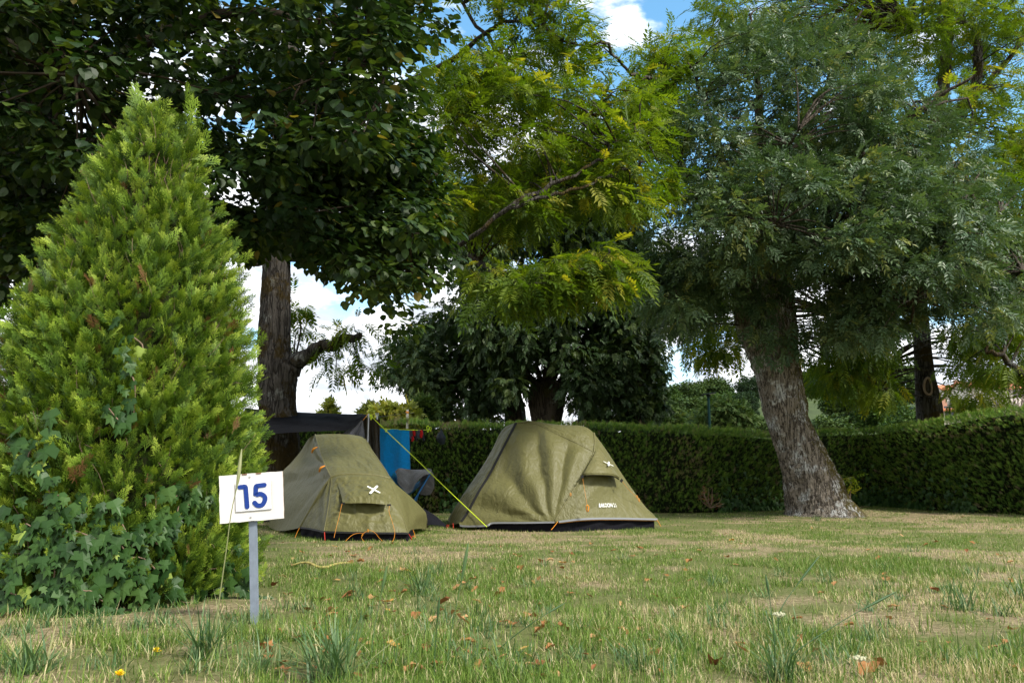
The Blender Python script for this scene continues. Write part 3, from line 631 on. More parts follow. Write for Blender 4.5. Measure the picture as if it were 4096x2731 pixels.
# ------------------------------------------------------------------ clipped hedges
def hedge(name, label, line, h, th, seed, dens=900, brown=.06, mat_=M_HEDGE):
    """line: ground points of the front face, left to right; h: height at each"""
    g = np.random.default_rng(seed); line = np.array(line, float)
    t = thing(name, label, 'hedge', (line[:, 0].mean(), line[:, 1].mean(), 0))
    n = 90; L = spline(np.column_stack([line, h]), n); T_ = nrm(np.gradient(L[:, :2], axis=0)); N = np.stack([T_[:, 1], -T_[:, 0]], -1)   # toward the camera
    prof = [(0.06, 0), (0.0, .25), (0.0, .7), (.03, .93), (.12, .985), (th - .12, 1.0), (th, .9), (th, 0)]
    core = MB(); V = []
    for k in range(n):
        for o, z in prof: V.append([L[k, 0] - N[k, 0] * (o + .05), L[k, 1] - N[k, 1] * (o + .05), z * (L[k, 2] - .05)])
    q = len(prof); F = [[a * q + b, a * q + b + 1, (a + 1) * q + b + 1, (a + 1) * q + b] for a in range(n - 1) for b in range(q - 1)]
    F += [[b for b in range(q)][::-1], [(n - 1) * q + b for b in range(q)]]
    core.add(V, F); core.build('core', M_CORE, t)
    length = np.linalg.norm(np.diff(L[:, :2], axis=0), axis=1).sum(); hm = L[:, 2].mean()
    m = int(length * (hm + .5) * dens)
    s = g.uniform(0, n - 1.001, m); k = s.astype(int); f = (s - k)[:, None]
    A = L[k] * (1 - f) + L[k + 1] * f; NN = N[k]
    pr = g.uniform(0, hm + .5, m); onface = pr < hm
    z = np.where(onface, pr / hm, 1.0) * A[:, 2]; off = np.where(onface, 0, g.uniform(0, th, m))
    relief = (fbm(A[:, 0] * 1.7 + seed, z * 2.2, seed, 3) - .5) * .16
    P = np.stack([A[:, 0] + NN[:, 0] * (relief - off), A[:, 1] + NN[:, 1] * (relief - off), z + np.where(onface, 0, relief * .6)], -1)
    n3 = np.column_stack([NN, np.zeros(m)])
    o3 = np.where(onface[:, None], n3 * .75 + [0, 0, .35], n3 * .15 + [0, 0, .8])
    d = nrm(o3 + .55 * rdir(m, g) + [0, 0, .25]); nn = nrm(rdir(m, g) + n3 * .9)
    M = frames(d, nn); sc = g.uniform(.045, .105, m) * np.where((~onface) & (g.random(m) < .07), 1.5, 1)
    br_ = fbm(A[:, 0] * 1.1 + 5 + seed, z * 1.6, seed + 9, 3)
    tint = np.clip(g.beta(2, 2.4, m) * .85 + np.where(z > A[:, 2] * .9, .16, 0) * g.random(m), 0, .87)
    low = np.clip(.45 - z, 0, 1) * .8
    tint = np.where(g.random(m) < brown + np.clip((br_ - .60) * 4, 0, .5) + low * .35, g.uniform(.92, 1, m), tint)
    mb = MB(); kk = g.integers(0, 2, m)
    for q_ in (0, 1): a = kk == q_; inst(mb, *T_SPRF[q_], M[a], P[a] - n3[a] * .03, sc[a], tint[a], .7)
    mb.build('foliage', mat_, t)
    return t, L, N
def gp(u, v): p = G(u, v); return [p[0], p[1]]
HA = [[-7.5, 12.2], gp(1100, 2051), gp(1742, 2050), gp(2614, 2052), gp(2900, 2048), gp(3138, 2040), [5.6, 14.6]]
hedge('clipped_hedge', 'clipped thuja hedge running behind both tents', HA, [1.45, 1.42, 1.40, 1.33, 1.30, 1.28, 1.28], .9, 31)
HB = [[6.0, 15.3], gp(3500, 2027), gp(3747, 2041), gp(4096, 2062), [8.6, 9.0]]
hedge('clipped_hedge', 'clipped thuja hedge coming forward along the right side behind the ash', HB, [1.40, 1.44, 1.50, 1.56, 1.6], .9, 32)

# low ivy along the foot of the hedges
def star(n=5, seed=0):
    g = np.random.default_rng(seed); v = [[0, .45, 0.02]]
    pts = [(0, 0), (-.32, -.05), (-.5, .28), (-.24, .42), (-.36, .74), (-.14, .68), (0, 1.05), (.14, .68), (.36, .74), (.24, .42), (.5, .28), (.32, -.05)]
    for x, y in pts: v.append([x * g.uniform(.9, 1.1), y, -.10 * abs(x) - .06 * y * y])
    return np.array(v, float), [np.array([[0, k, k % 12 + 1] for k in range(1, 13)])]
T_IVY = [star(seed=1), star(seed=2)]
g = np.random.default_rng(41); mb = MB()
for L_, N_ in ((HA, 0), (HB, 0)):
    L_ = spline(np.column_stack([np.array(L_), np.zeros(len(L_))]), 120); n = 2600 if L_[0, 0] < 0 else 1500
    s = g.uniform(0, 118.9, n); k = s.astype(int); P = L_[k] + (L_[k + 1] - L_[k]) * (s - k)[:, None]
    Tt = nrm(L_[k + 1] - L_[k]); Nn = np.stack([Tt[:, 1], -Tt[:, 0], 0 * s], -1)
    patch = fbm(P[:, 0] * 1.3, P[:, 1], 8, 2) > .42
    z = g.exponential(.16, n); P = P + Nn * (.06 + g.uniform(0, .08, n)[:, None]); P[:, 2] = np.clip(z, .01, .9)
    P, Nn = P[patch], Nn[patch]; n = len(P)
    inst(mb, *T_IVY[0], frames(nrm([0, 0, -1] + .6 * rdir(n, g)), nrm(Nn + .5 * rdir(n, g) + [0, 0, .3])), P, g.uniform(.05, .09, n), g.uniform(0, .7, n))
tag(mb.build('ivy_ground_cover', M_IVY), 'dark ivy creeping along the foot of the hedges', 'ivy', kind='stuff')

# ------------------------------------------------------------------ thuja shrub (end of a clipped row), left foreground
g = np.random.default_rng(51)
dC = 3.95; cB = S(330, 2300, dC); cB = np.array([cB[0], dC, 0])
TH = thing('thuja_shrub', 'tall tapering green thuja shrub behind the number sign', 'shrub', cB)
# half width (m) and centre shift by height, read from the outline
prof = []
for v_, l_, r_ in ((1350, -25, 590), (1200, -30, 600), (1000, -12, 608), (900, 4, 600), (800, 30, 592), (683, 75, 578), (560, 140, 550), (430, 188, 506), (330, 238, 472), (275, 268, 450), (250, 300, 430), (238, 350, 375)):
    a_, b_ = S(l_ * 1.7415, v_ * 1.7415, dC), S(r_ * 1.7415, v_ * 1.7415, dC); prof.append((max(a_[2] - .06, 0), max((b_[0] - a_[0]) / 2 - (.075 if v_ > 700 else .095), .03), (a_[0] + b_[0]) / 2 - cB[0]))
prof = np.array([(-.01, prof[0][1] * .8, prof[0][2])] + prof); ZT = prof[-1, 0]
def cone_at(z, a, s=1.0):
    hw = np.interp(z, prof[:, 0], prof[:, 1]) * s; sh = np.interp(z, prof[:, 0], prof[:, 2])
    lump = 1 + .10 * (fbm(a * 2.2 + 5, z * 2.3, 61, 3) - .5)
    return np.stack([cB[0] + sh + hw * lump * np.cos(a), cB[1] + 1.05 * hw * lump * np.sin(a), z], -1)
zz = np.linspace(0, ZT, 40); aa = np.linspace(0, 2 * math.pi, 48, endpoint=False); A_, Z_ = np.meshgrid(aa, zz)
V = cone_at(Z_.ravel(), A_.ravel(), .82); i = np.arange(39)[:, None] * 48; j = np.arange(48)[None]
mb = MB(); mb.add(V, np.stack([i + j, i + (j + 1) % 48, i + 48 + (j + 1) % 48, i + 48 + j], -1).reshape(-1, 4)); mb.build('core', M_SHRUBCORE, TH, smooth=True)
n = 13500; z = np.interp(g.random(n), np.cumsum(prof[:, 1]) / prof[:, 1].sum(), prof[:, 0]) + g.uniform(-.05, .05, n)
z = g.uniform(0.03, ZT, n * 2); keep = g.random(n * 2) < np.interp(z, prof[:, 0], prof[:, 1]) / .635 + .08; z = z[keep]; n = len(z)
a = g.uniform(0, 2 * math.pi, n); fr = g.random(n) < .55; a = np.where(fr, -math.pi / 2 + g.uniform(-1.7, 1.7, n), a)
gap = fbm(a * 5, z * 9, 71, 3); kp = g.random(n) > np.clip((gap - .52) * 7, 0, .8); z, a = z[kp], a[kp]; n = len(z)
P = cone_at(z, a, 1.0) ; o = np.stack([np.cos(a), np.sin(a), .25 + 0 * a], -1)
P = P - o * (g.uniform(-.01, .17, n) - .05 * (g.random(n) < .12))[:, None]
d = nrm(o * .6 + [0, 0, .7] + .65 * rdir(n, g)); nn = nrm(o * .3 + rdir(n, g)); M = frames(d, nn)
sc = g.uniform(.055, .125, n); sc = np.stack([sc * .68, sc, sc], -1); tint = np.clip(g.beta(1.6, 1.8, n), 0, .94)
tint = np.where(g.random(n) < .01 + .5 * np.clip((fbm(a * 2.5, z * 4, 74, 3) - .76) * 8, 0, 1), 1.0, tint)
top = g.random(n) < .02; sc = np.where(top[:, None], sc * 1.3, sc)
mb = MB(); k = g.integers(0, 3, n)
for q in range(3): s_ = k == q; inst(mb, *T_SPR[q], M[s_], P[s_], sc[s_], tint[s_], .75)
# leading shoots at the top
for px, py, zt in ((322, 205, 2.40), (430, 222, 2.40), (380, 255, 2.34), (280, 300, 2.2), (455, 285, 2.25), (345, 250, 2.36)):
    for q in range(7):
        p0 = S(px * 1.7415 + g.uniform(-25, 25), py * 1.7415 + g.uniform(40, 170), dC + g.uniform(-.08, .1))
        inst(mb, *T_SPR[q % 3], frames(nrm(np.array([[g.normal(0, .18), g.normal(0, .18), 1.0]])), rdir(1, g)), p0[None], np.array([g.uniform(.09, .15)]), np.array([g.uniform(.4, .85)]), .3)
mb.build('foliage', M_THUJA, TH)
mb = MB()
for q in range(260):
    a0 = g.uniform(-math.pi, 0); z0 = g.uniform(.05, 2.2); p = cone_at(np.array([z0]), np.array([a0]), .93)[0]
    o_ = np.array([math.cos(a0) * .5, math.sin(a0) * .5, .9]) + g.normal(0, .4, 3)
    tube(mb, spline([p, p + o_ * .04 + g.normal(0, .01, 3), p + o_ * .085], 4), [.002, .001], 4, cap=False)
tag(mb.build('twigs', M_TWIGP, TH), kind='stuff')

# ivy climbing the shrub
iv = thing('ivy_vine', 'ivy vine climbing the lower half of the thuja shrub', 'ivy', cB + [0, -.62, 0])
mb = MB(); st = MB()
def ivl(u, v, s, dirn=None, tint=None):
    d0 = 3.32 if v > 1500 else 3.38
    # sit on the shrub's face: step outward until clear of it
    p = S(u, v, 3.3)
    for _ in range(3):
        z = max(p[2], .0); hw = float(np.interp(z, prof[:, 0], prof[:, 1])); sh_ = float(np.interp(z, prof[:, 0], prof[:, 2])); dx = (p[0] - cB[0] - sh_) / max(hw, .05)
        y = cB[1] - 1.07 * hw * math.sqrt(max(0, 1 - min(dx * dx, .96))) - .035 - float(g.uniform(0, .03))
        p = S(u, v, y)
    if p[2] < .01: p[2] = .01
    d = nrm(np.array([g.normal(0, .6), -.25, -1.0]) if dirn is None else np.array(dirn))
    n_ = nrm(np.array([g.normal(0, .35), -1, .45 + g.normal(0, .25)]))
    inst(mb, *T_IVY[int(g.integers(0, 2))], frames(d[None], n_[None]), p[None], np.array([s]), np.array([(1.0 if g.random() < .03 else g.uniform(0, .7)) if tint is None else tint]))
    return p
runs = [[(40, 2250), (120, 2120), (250, 2050), (330, 1980)], [(180, 2480), (200, 2300), (240, 2180), (230, 2050)], [(100, 1750), (90, 1820), (200, 1900), (230, 2000)], [(470, 2120), (540, 2230), (640, 2350), (790, 2460)],
        [(300, 2350), (400, 2420), (500, 2480)], [(430, 1640), (520, 1660), (500, 1500), (520, 1290)], [(900, 2150), (960, 2280), (1010, 2400), (1080, 2440)], [(620, 2150), (700, 2080), (780, 2020), (840, 1950)], [(300, 2200), (420, 2150), (520, 2200)], [(0, 2380), (120, 2400), (250, 2450)], [(650, 1990), (760, 1950), (850, 1980)]]
for r_ in runs:
    q = spline(np.column_stack([np.array(r_, float), np.zeros(len(r_))]), 26); pp = []
    for k in range(26): pp.append(ivl(q[k, 0] + g.normal(0, 28), q[k, 1] + g.normal(0, 28), g.uniform(.035, .075)))
    tube(st, spline(np.array(pp)[::4] + [0, .01, 0], 30), .0028, 5, cap=False)
for u_, v_ in g.uniform((0, 1980), (900, 2470), (210, 2)): 
    if g.random() < np.interp(v_, [1980, 2200, 2450], [.25, .8, 1.0]): ivl(u_, v_, g.uniform(.035, .08))
for u_, v_, s_ in ((200, 1640, .09), (90, 1700, .085), (210, 1720, .085), (70, 1750, .085), (220, 1780, .10), (440, 1640, .08), (510, 1650, .10), (150, 1800, .07), (670, 1950, .08), (740, 1930, .075), (760, 1980, .08), (820, 1980, .07), (790, 2050, .075), (310, 2020, .075), (390, 2080, .075), (210, 2060, .075),
                   (460, 2130, .08), (120, 2120, .09), (330, 2200, .09), (430, 2230, .09), (550, 2130, .075), (650, 2050, .08), (140, 2230, .07), (60, 2300, .09), (250, 2350, .09), (500, 2320, .085), (420, 2300, .10), (900, 2250, .08), (985, 2270, .085), (920, 2320, .07), (720, 2310, .07)):
    ivl(u_, v_, s_, tint=g.uniform(.25, .7))
mb.build('leaves', M_IVY, iv); st.build('stems', M_TWIGP, iv)

# ------------------------------------------------------------------ pitch sign "15"
dS = 3.12
pb = S(1025, 2480, dS); pb[2] = 0
SG = thing('pitch_sign', 'white board sign with blue number 15 on a grey post', 'sign', pb)
mb = MB(); top = S(1012, 2070, dS + .012); bot = S(1022, 2478, dS + .012); bot[2] = -.02
ax = nrm(top - bot); X_ = nrm(np.cross(ax, [0, 1, 0.0])); Yn = np.cross(X_, ax) * -1
Mx = np.stack([X_ * -1 if X_[0] < 0 else X_, -Yn, ax], -1)
if np.linalg.det(Mx) < 0: Mx[:, 1] *= -1
pw = 30 * dS / FPX
box(mb, (top + bot) / 2, (pw, .012, np.linalg.norm(top - bot)), Mx); mb.build('post', mat('sign_post_grey', (.20, .235, .29), .5, .4, .2, noise=.18, nscale=30), SG)
# board plane from its four corners, facing the camera with a slight turn to the right
c = [S(876, 2098, dS - .01), S(874 + 6, 2093, dS)]
BLc, BRc, TRc, TLc = S(879, 2094, dS - .03), S(1136, 2067, dS + .01), S(1131, 1888, dS + .01), S(875, 1903, dS - .03)
O = (BLc + BRc + TRc + TLc) / 4; ex = nrm((BRc - BLc) + (TRc - TLc)); ez = nrm((TLc - BLc) + (TRc - BRc)); ez = nrm(ez - ex * np.dot(ex, ez)); ey = np.cross(ez, ex)
if ey[1] < 0: ey = -ey
W_ = np.linalg.norm(BRc - BLc); H_ = np.linalg.norm(TLc - BLc)
def onb(x, z, y=0): return O + ex * x * W_ + ez * z * H_ + ey * y
Mb = np.stack([ex, ey, ez], -1)
def plate(name, cx, cz, w_, h_, t_, y0, m_front, m_edge, par):
    mb = MB(); q = []
    g2 = np.random.default_rng(int(w_ * 1000))
    N_ = 10; ed = []
    for (a, b), (c_, d_) in (((-1, -1), (1, -1)), ((1, -1), (1, 1)), ((1, 1), (-1, 1)), ((-1, 1), (-1, -1))):
        for k in range(N_): ed.append([a + (c_ - a) * k / N_ + (g2.normal(0, .006) if k else 0), b + (d_ - b) * k / N_ + (g2.normal(0, .008) if k else 0)])
    ed = np.array(ed); F_ = np.array([onb(cx + e[0] * w_ / 2, cz + e[1] * h_ / 2, y0) for e in ed]); B_ = F_ + ey * t_
    n_ = len(ed); mb.add(np.vstack([F_, B_]), [list(range(n_)), list(range(n_, 2 * n_))[::-1]])
    o = mb.build(name, m_front, par)
    m2 = MB(); m2.add(np.vstack([F_ - 0 * ey, B_]), [[k, (k + 1) % n_, n_ + (k + 1) % n_, n_ + k] for k in range(n_)])
    e = m2.build(name + '_edge', m_edge, o if par is SG else o, world=True) if False else None
    me = o.data; bm_faces = len(me.polygons)
    return o, F_, B_, n_
M_BOARD = mat('board_paint', (.62, .59, .56), .45, .4, noise=.06, nscale=14, bump=.05, bscale=200)
M_PLATE = mat('plate_white', (.66, .66, .67), .3, .5, noise=.03)
M_EDGE = mat('board_edge', (.20, .11, .07), .85, .1, noise=.4, nscale=60)
M_BLUE = mat('number_blue', (.003, .030, .20), .4, .4)
def slab(name, cx, cz, w_, h_, t_, y0, par, mf):
    o, F_, B_, n_ = plate(name, cx, cz, w_, h_, t_, y0, mf, M_EDGE, par)
    me = o.data; V = np.vstack([F_, B_]); bpy.data.meshes.remove(me) if False else None
    mb = MB(); mb.add(V, [list(range(n_)), list(range(n_, 2 * n_))[::-1]] ); mb.add(V, [[k, (k + 1) % n_, n_ + (k + 1) % n_, n_ + k] for k in range(n_)])
    bpy.data.objects.remove(o)
    o = mb.build(name, mf, par); o.data.materials.append(M_EDGE)
    mi = np.zeros(len(o.data.polygons), int); mi[2:] = 1; o.data.polygons.foreach_set('material_index', np.array([1 if len(p.vertices) == 4 else 0 for p in o.data.polygons])); return o
bo = slab('board', 0, 0, 1, 1, .014, 0, SG, M_BOARD)
pl = slab('number_plate', .035, .02, .555, .60, .005, -.0055, SG, M_PLATE)
def ribbon(mb, pts, hw, fmap, closed=False, ncap=8):
    P = np.array(pts, float); T_ = nrm(np.gradient(P, axis=0)); N_ = np.stack([-T_[:, 1], T_[:, 0]], -1)
    L_, R_ = P + N_ * hw, P - N_ * hw
    a0 = [P[0] + hw * (N_[0] * math.cos(t) - T_[0] * math.sin(t)) for t in np.linspace(0, math.pi, ncap)[1:-1]]
    a1 = [P[-1] + hw * (-N_[-1] * math.cos(t) + T_[-1] * math.sin(t)) for t in np.linspace(0, math.pi, ncap)[1:-1]]
    n = len(P); V = list(L_) + list(R_) + a0 + a1
    F = [[k, k + 1, n + k + 1, n + k] for k in range(n - 1)]
    F.append([0] + [2 * n + k for k in range(ncap - 2)] + [n]); F.append([2 * n - 1] + [2 * n + ncap - 2 + k for k in range(ncap - 2)] + [n - 1])
    mb.add(fmap(np.array(V)), F)
def rounded(pts, r=.05, k=5):
    P = [np.array(p, float) for p in pts]; o = [P[0]]
    for a, b, c_ in zip(P[:-2], P[1:-1], P[2:]):
        u = nrm(a - b); v = nrm(c_ - b)
        for t in np.linspace(0, 1, k): o.append((1 - t) ** 2 * (b + u * r) + 2 * t * (1 - t) * b + t * t * (b + v * r))
    o.append(P[-1]); return o
def digit(name, cx, pts, hw):
    mb = MB(); sx, sz = .22, .40
    f = lambda V: np.array([onb(cx + v[0] * sx * .5, .02 + (v[1] - .5) * sz, -.0080) for v in V])
    # unequal board axes: work in metres
    def f2(V): return np.array([O + ex * (cx * W_ + v[0]) + ez * (.02 * H_ + v[1]) + ey * -.0080 for v in V])
    ribbon(mb, pts, hw, f2); o = mb.build(name, M_BLUE, pl)
hh, r_ = .0385, .0086
digit('numeral_one', -.093, rounded([(-.019, hh * .97), (.002, hh), (.006, -hh)], .006), r_)
five = rounded([(.019, hh), (-.012, hh * .97), (-.0145, hh * .10)], .004)
five += [np.array(p) for p in spline([(-.013, hh * .06, 0), (.004, hh * .16, 0), (.018, -hh * .12, 0), (.0195, -hh * .48, 0), (.009, -hh * .92, 0), (-.008, -hh * .95, 0), (-.019, -hh * .66, 0)], 26)[1:, :2]]
digit('numeral_five', .130, five, r_)
for x_, z_ in ((-.02, .43), (-.02, -.42)):
    mb = MB(); tube(mb, [onb(x_, z_, .001), onb(x_, z_, -.0025)], .0035, 10); mb.build('screw', M_METAL, bo)
for x_ in (-.1, .12): mb = MB(); box(mb, onb(x_, .493, -.001), (.018, .004, .004), Mb); mb.build('paint_chip', M_EDGE, bo)

# ------------------------------------------------------------------ tents
class Patch:
    """cloth panel spanned between four edge curves of real points, with folds"""
    def __init__(s, bottom, top, left, right, bulge=0.0, wr=None, amp=1.0):
        s.c = [spline(np.array(q), 60) for q in (bottom, top, left, right)]
        s.bulge, s.wr, s.amp = bulge, wr, amp
        s.k = [np.linspace(0, 1, 60)] * 4
    def cv(s, i, t): return np.stack([np.interp(t, s.k[i], s.c[i][:, a]) for a in range(3)], -1)
    def raw(s, u, v):
        B, T_, L_, R_ = s.cv(0, u), s.cv(1, u), s.cv(2, v), s.cv(3, v); u = u[..., None]; v = v[..., None]
        P00, P10, P01, P11 = s.c[0][0], s.c[0][-1], s.c[1][0], s.c[1][-1]
        return (1 - v) * B + v * T_ + (1 - u) * L_ + u * R_ - ((1 - u) * (1 - v) * P00 + u * (1 - v) * P10 + (1 - u) * v * P01 + u * v * P11)
    def ev(s, u, v, off=0.0):
        u = np.asarray(u, float); v = np.asarray(v, float); P = s.raw(u, v); e = 1e-3
        du = s.raw(np.clip(u + e, 0, 1), v) - s.raw(np.clip(u - e, 0, 1), v); dv = s.raw(u, np.clip(v + e, 0, 1)) - s.raw(u, np.clip(v - e, 0, 1))
        N = nrm(np.cross(du, dv)); flip = np.where(N[..., 1:2] > 0, -1, 1); N = N * flip
        mask = np.minimum(1, 9 * u * (1 - u)) * np.minimum(1, 9 * v * (1 - v))
        h = s.bulge * 16 * u * (1 - u) * v * (1 - v)
        if s.wr is not None: h = h + s.wr(u, v) * mask * s.amp
        return P + N * (h + off)[..., None]
    def mesh(s, mb, nu=60, nv=60):
        U, V = np.meshgrid(np.linspace(0, 1, nu), np.linspace(0, 1, nv)); P = s.ev(U, V)
        i = np.arange(nv - 1)[:, None] * nu; j = np.arange(nu - 1)[None]
        mb.add(P.reshape(-1, 3), np.stack([i + j, i + j + 1, i + nu + j + 1, i + nu + j], -1).reshape(-1, 4))
def fold(n, c=(1.0, -.1), f=26, a=.012, seed=0, pw=1.5):
    def w_(u, v):
        th = np.arctan2(v - c[1], c[0] - u); rr = np.hypot(v - c[1], u - c[0])
        q = th * f / 3.14 + 1.4 * fbm(u * 3, v * 3, seed, 2)
        return a * (np.abs(np.sin(q)) ** pw - .5) * np.clip(rr * 1.3, .2, 1) * (.35 + fbm(u * 2.5, v * 2.5, seed + 3, 2)) + .006 * (fbm(u * 9, v * 9, seed + 5, 3) - .5)
    return w_
def crinkle(a=.01, seed=0, su=5, sv=5):
    def w_(u, v): return a * ((1 - np.abs(2 * fbm(u * su + 1.5 * v, v * sv, seed, 2) - 1)) - .6) + a * .7 * (1 - np.abs(2 * fbm(u * su * 2.3 - v, v * sv * 2.3 + u, seed + 4, 2) - 1))
    return w_
def SS(l): return [S(*q) for q in l]
def onstrip(mb, pts, w_, nrm_dir=(0, -1, .2), thick=.004, off=.006):
    """a flat tape lying along a line of points"""
    P = np.array(pts, float); T_ = nrm(np.gradient(P, axis=0)); Z = nrm(np.array(nrm_dir, float)); X = nrm(np.cross(T_, Z))
    A = P + X * w_ / 2 + Z * off; B = P - X * w_ / 2 + Z * off; C_ = A + Z * -thick; D_ = B + Z * -thick; n = len(P)
    F = []
    for k in range(n - 1):
        F += [[k, k + 1, n + k + 1, n + k], [2 * n + k, 3 * n + k, 3 * n + k + 1, 2 * n + k + 1], [k, 2 * n + k, 2 * n + k + 1, k + 1], [n + k, n + k + 1, 3 * n + k + 1, 3 * n + k]]
    mb.add(np.vstack([A, B, C_, D_]), F)
def logo(par, patch, cu, cv_, s, rot=0, name='logo'):
    """two crossed white bars printed on a panel; s = half size in metres"""
    e = .02; p0 = patch.ev(np.array(cu), np.array(cv_), .004); pu = patch.ev(np.array(cu + e), np.array(cv_), .004) - p0; pv = patch.ev(np.array(cu), np.array(cv_ + e), .004) - p0
    ux = nrm(pu); n_ = nrm(np.cross(pu, pv)); n_ = n_ if n_[1] < 0 else -n_; vz = nrm(np.array([0, 0, 1.0]) - n_ * n_[2]); ux = nrm(vz_cross(vz, n_))
    mb = MB()
    for (a, b, w_, o_) in (((-1, .75), (1.05, -.85), .13, 0), ((.85, .7), (-.8, -.9), .21, .0015)):
        ca, sa = math.cos(rot), math.sin(rot)
        q = [(ca * x - sa * y, sa * x + ca * y) for x, y in (a, ((a[0] + b[0]) / 2 * 1, (a[1] + b[1]) / 2), b)]
        ribbon(mb, np.array(q) * s, w_ * s, lambda V, o_=o_: np.array([p0 + ux * v[0] + vz * v[1] + n_ * (.018 + o_) for v in V]))
    return mb.build(name, M_WHITE, par)
def vz_cross(vz, n_):
    x = np.cross(vz, n_); return x if x[0] > 0 else -x
def stake(par, p, d=(0, -.3, 1), m=M_STAKE):
    mb = MB(); d = nrm(np.array(d, float)); tube(mb, [p - d * .05, p + d * .03], .004, 6); tube(mb, spline([p + d * .028, p + d * .04 + [.012, 0, 0], p + d * .03 + [.022, 0, 0]], 6), .0035, 6)
    return mb.build('stake', m, par, smooth=True)
def cord(par, pts, r=.0025, m=M_ORANGE, name='guy_line', n=24, seg=6):
    mb = MB(); tube(mb, spline(pts, n), r * .6, seg); return mb.build(name, m, par, smooth=True)
def loopknot(par, p, s, m, name, seed=1):
    g = np.random.default_rng(seed); mb = MB(); t = np.linspace(0, 12.5, 50)
    P = p + np.stack([s * .35 * np.cos(t) * (1 + .2 * np.sin(3 * t)), .25 * s * np.sin(2 * t), s * np.sin(t)], -1); tube(mb, P, s * .16, 6); return mb.build(name, m, par, smooth=True)

# ---- tent on the right, seen side on
D = dict
t2 = thing('tent', 'olive tent seen side on, lettered RAKOON 2.1, right of the other tent', 'tent', S(2200, 2110, 9.2) * [1, 1, 0], group='olive two-person tents')
zipc = SS([(1836, 2092, 8.75), (1862, 2059, 8.78), (1913, 1966, 8.84), (1955, 1898, 8.92), (1998, 1813, 9.02), (2032, 1748, 9.12), (2061, 1691, 9.25)])
hemA = SS([(1836, 2092, 8.75), (1850, 2103, 8.72), (1947, 2102, 8.62), (1970, 2091, 8.62), (2090, 2090, 8.52), (2218, 2088, 8.45)])
topA = SS([(2061, 1691, 9.25), (2108, 1690, 9.25), (2151, 1697, 9.2), (2210, 1727, 9.08), (2295, 1766, 8.95), (2376, 1808, 8.9)])
poleA = SS([(2218, 2088, 8.45), (2231, 2063, 8.47), (2287, 1970, 8.58), (2338, 1889, 8.72), (2376, 1808, 8.9)])
pA = Patch(hemA, topA, zipc, poleA, .03, fold(0, (1.02, -.05), 30, .075, 3), 1.0)
left = SS([(1797, 2100, 9.15), (1806, 2059, 9.15), (1840, 2000, 9.15), (1887, 1936, 9.18), (1930, 1864, 9.25), (1972, 1791, 9.3), (1998, 1736, 9.35), (2023, 1706, 9.38), (2061, 1691, 9.25)])
pD = Patch(SS([(1797, 2100, 9.15), (1836, 2092, 8.75)]), SS([(2061, 1691, 9.25), (2061, 1691, 9.25)]), left, zipc, .0, crinkle(.012, 5, 3, 6))
rs = SS([(2630, 2076, 9.0), (2593, 2040, 9.05), (2550, 1984, 9.1), (2508, 1925, 9.12), (2465, 1860, 9.15), (2423, 1796, 9.15), (2376, 1732, 9.15)])
topB = SS([(2376, 1808, 8.9), (2379, 1770, 9.0), (2376, 1732, 9.15)])
hemB = SS([(2218, 2088, 8.45), (2338, 2075, 8.5), (2465, 2073, 8.7), (2630, 2076, 9.0)])
pB = Patch(hemB, topB, poleA, rs, .02, fold(0, (-.05, .0), 17, .025, 9), 1.0)
ridge = SS([(2061, 1691, 9.25), (2108, 1690, 9.26), (2168, 1698, 9.3), (2253, 1700, 9.3), (2316, 1701, 9.25), (2350, 1711, 9.2), (2376, 1732, 9.15)])
pC = Patch(topA, ridge, [topA[0], topA[0]], topB, .03, crinkle(.008, 8))
# back half: from the outline down to the far base line
bk = lambda u, d: np.array([S(u, 2100, d)[0], d, .07])
backL, backR = bk(1830, 10.3), bk(2560, 10.35)
outl = np.vstack([spline(left, 20), spline(ridge, 30)[1:], spline(rs, 20)[::-1][1:]])
pE = Patch([left[0], backL, (backL + backR) / 2 + [0, .1, 0], backR, rs[0]], outl[::3].tolist() + [outl[-1]], [left[0], left[0] + 1e-4], [rs[0], rs[0] + 1e-4], 0.0)
mb = MB()
for p in (pA, pD, pB, pC): p.mesh(mb, 110, 110)
# far side, simple slopes mirrored about the ridge
U, V = np.meshgrid(np.linspace(0, 1, 50), np.linspace(0, 1, 24)); bot = spline([left[0], backL, (backL + backR) / 2, backR, rs[0]], 50); topo = spline(outl, 50)
P = topo[None] * (1 - V[..., None]) + bot[None] * V[..., None]; P[..., 1] += .28 * np.sin(V * math.pi) ; P[..., 2] += .05 * np.sin(V * math.pi)
P[:, :, 1] = np.where(V > 0, P[:, :, 1], P[:, :, 1])
i = np.arange(23)[:, None] * 50; j = np.arange(49)[None]; mb.add(P.reshape(-1, 3), np.stack([i + j, i + j + 1, i + 50 + j + 1, i + 50 + j], -1).reshape(-1, 4))
fly = mb.build('flysheet', M_OLIVE, t2, smooth=True)
v_ = np.linspace(.03, 1, 40); mb = MB(); zp = pA.ev(0 * v_ + .012, v_); onstrip(mb, zp, .028, (-.35, -1, .35)); mb.build('door_zip', M_ZIP, t2)
mb = MB(); pp = pA.ev(0 * v_ + 1, v_); tube(mb, pp, .010, 8); q = spline(topB, 14); tube(mb, q, .011, 8); mb.build('pole_sleeve', M_OLIVE2, t2, smooth=True)
mb = MB(); tube(mb, spline(topA, 40), .006, 6); mb.build('seam', M_OLIVE2, t2, smooth=True)
u_ = np.linspace(.035, 1, 50); mb = MB(); onstrip(mb, pA.ev(u_, 0 * u_), .018, (0, -1, .1)); onstrip(mb, pB.ev(u_, 0 * u_)[0:], .02, (.1, -1, .1)); mb.build('hem_tape', M_TAPE, t2)
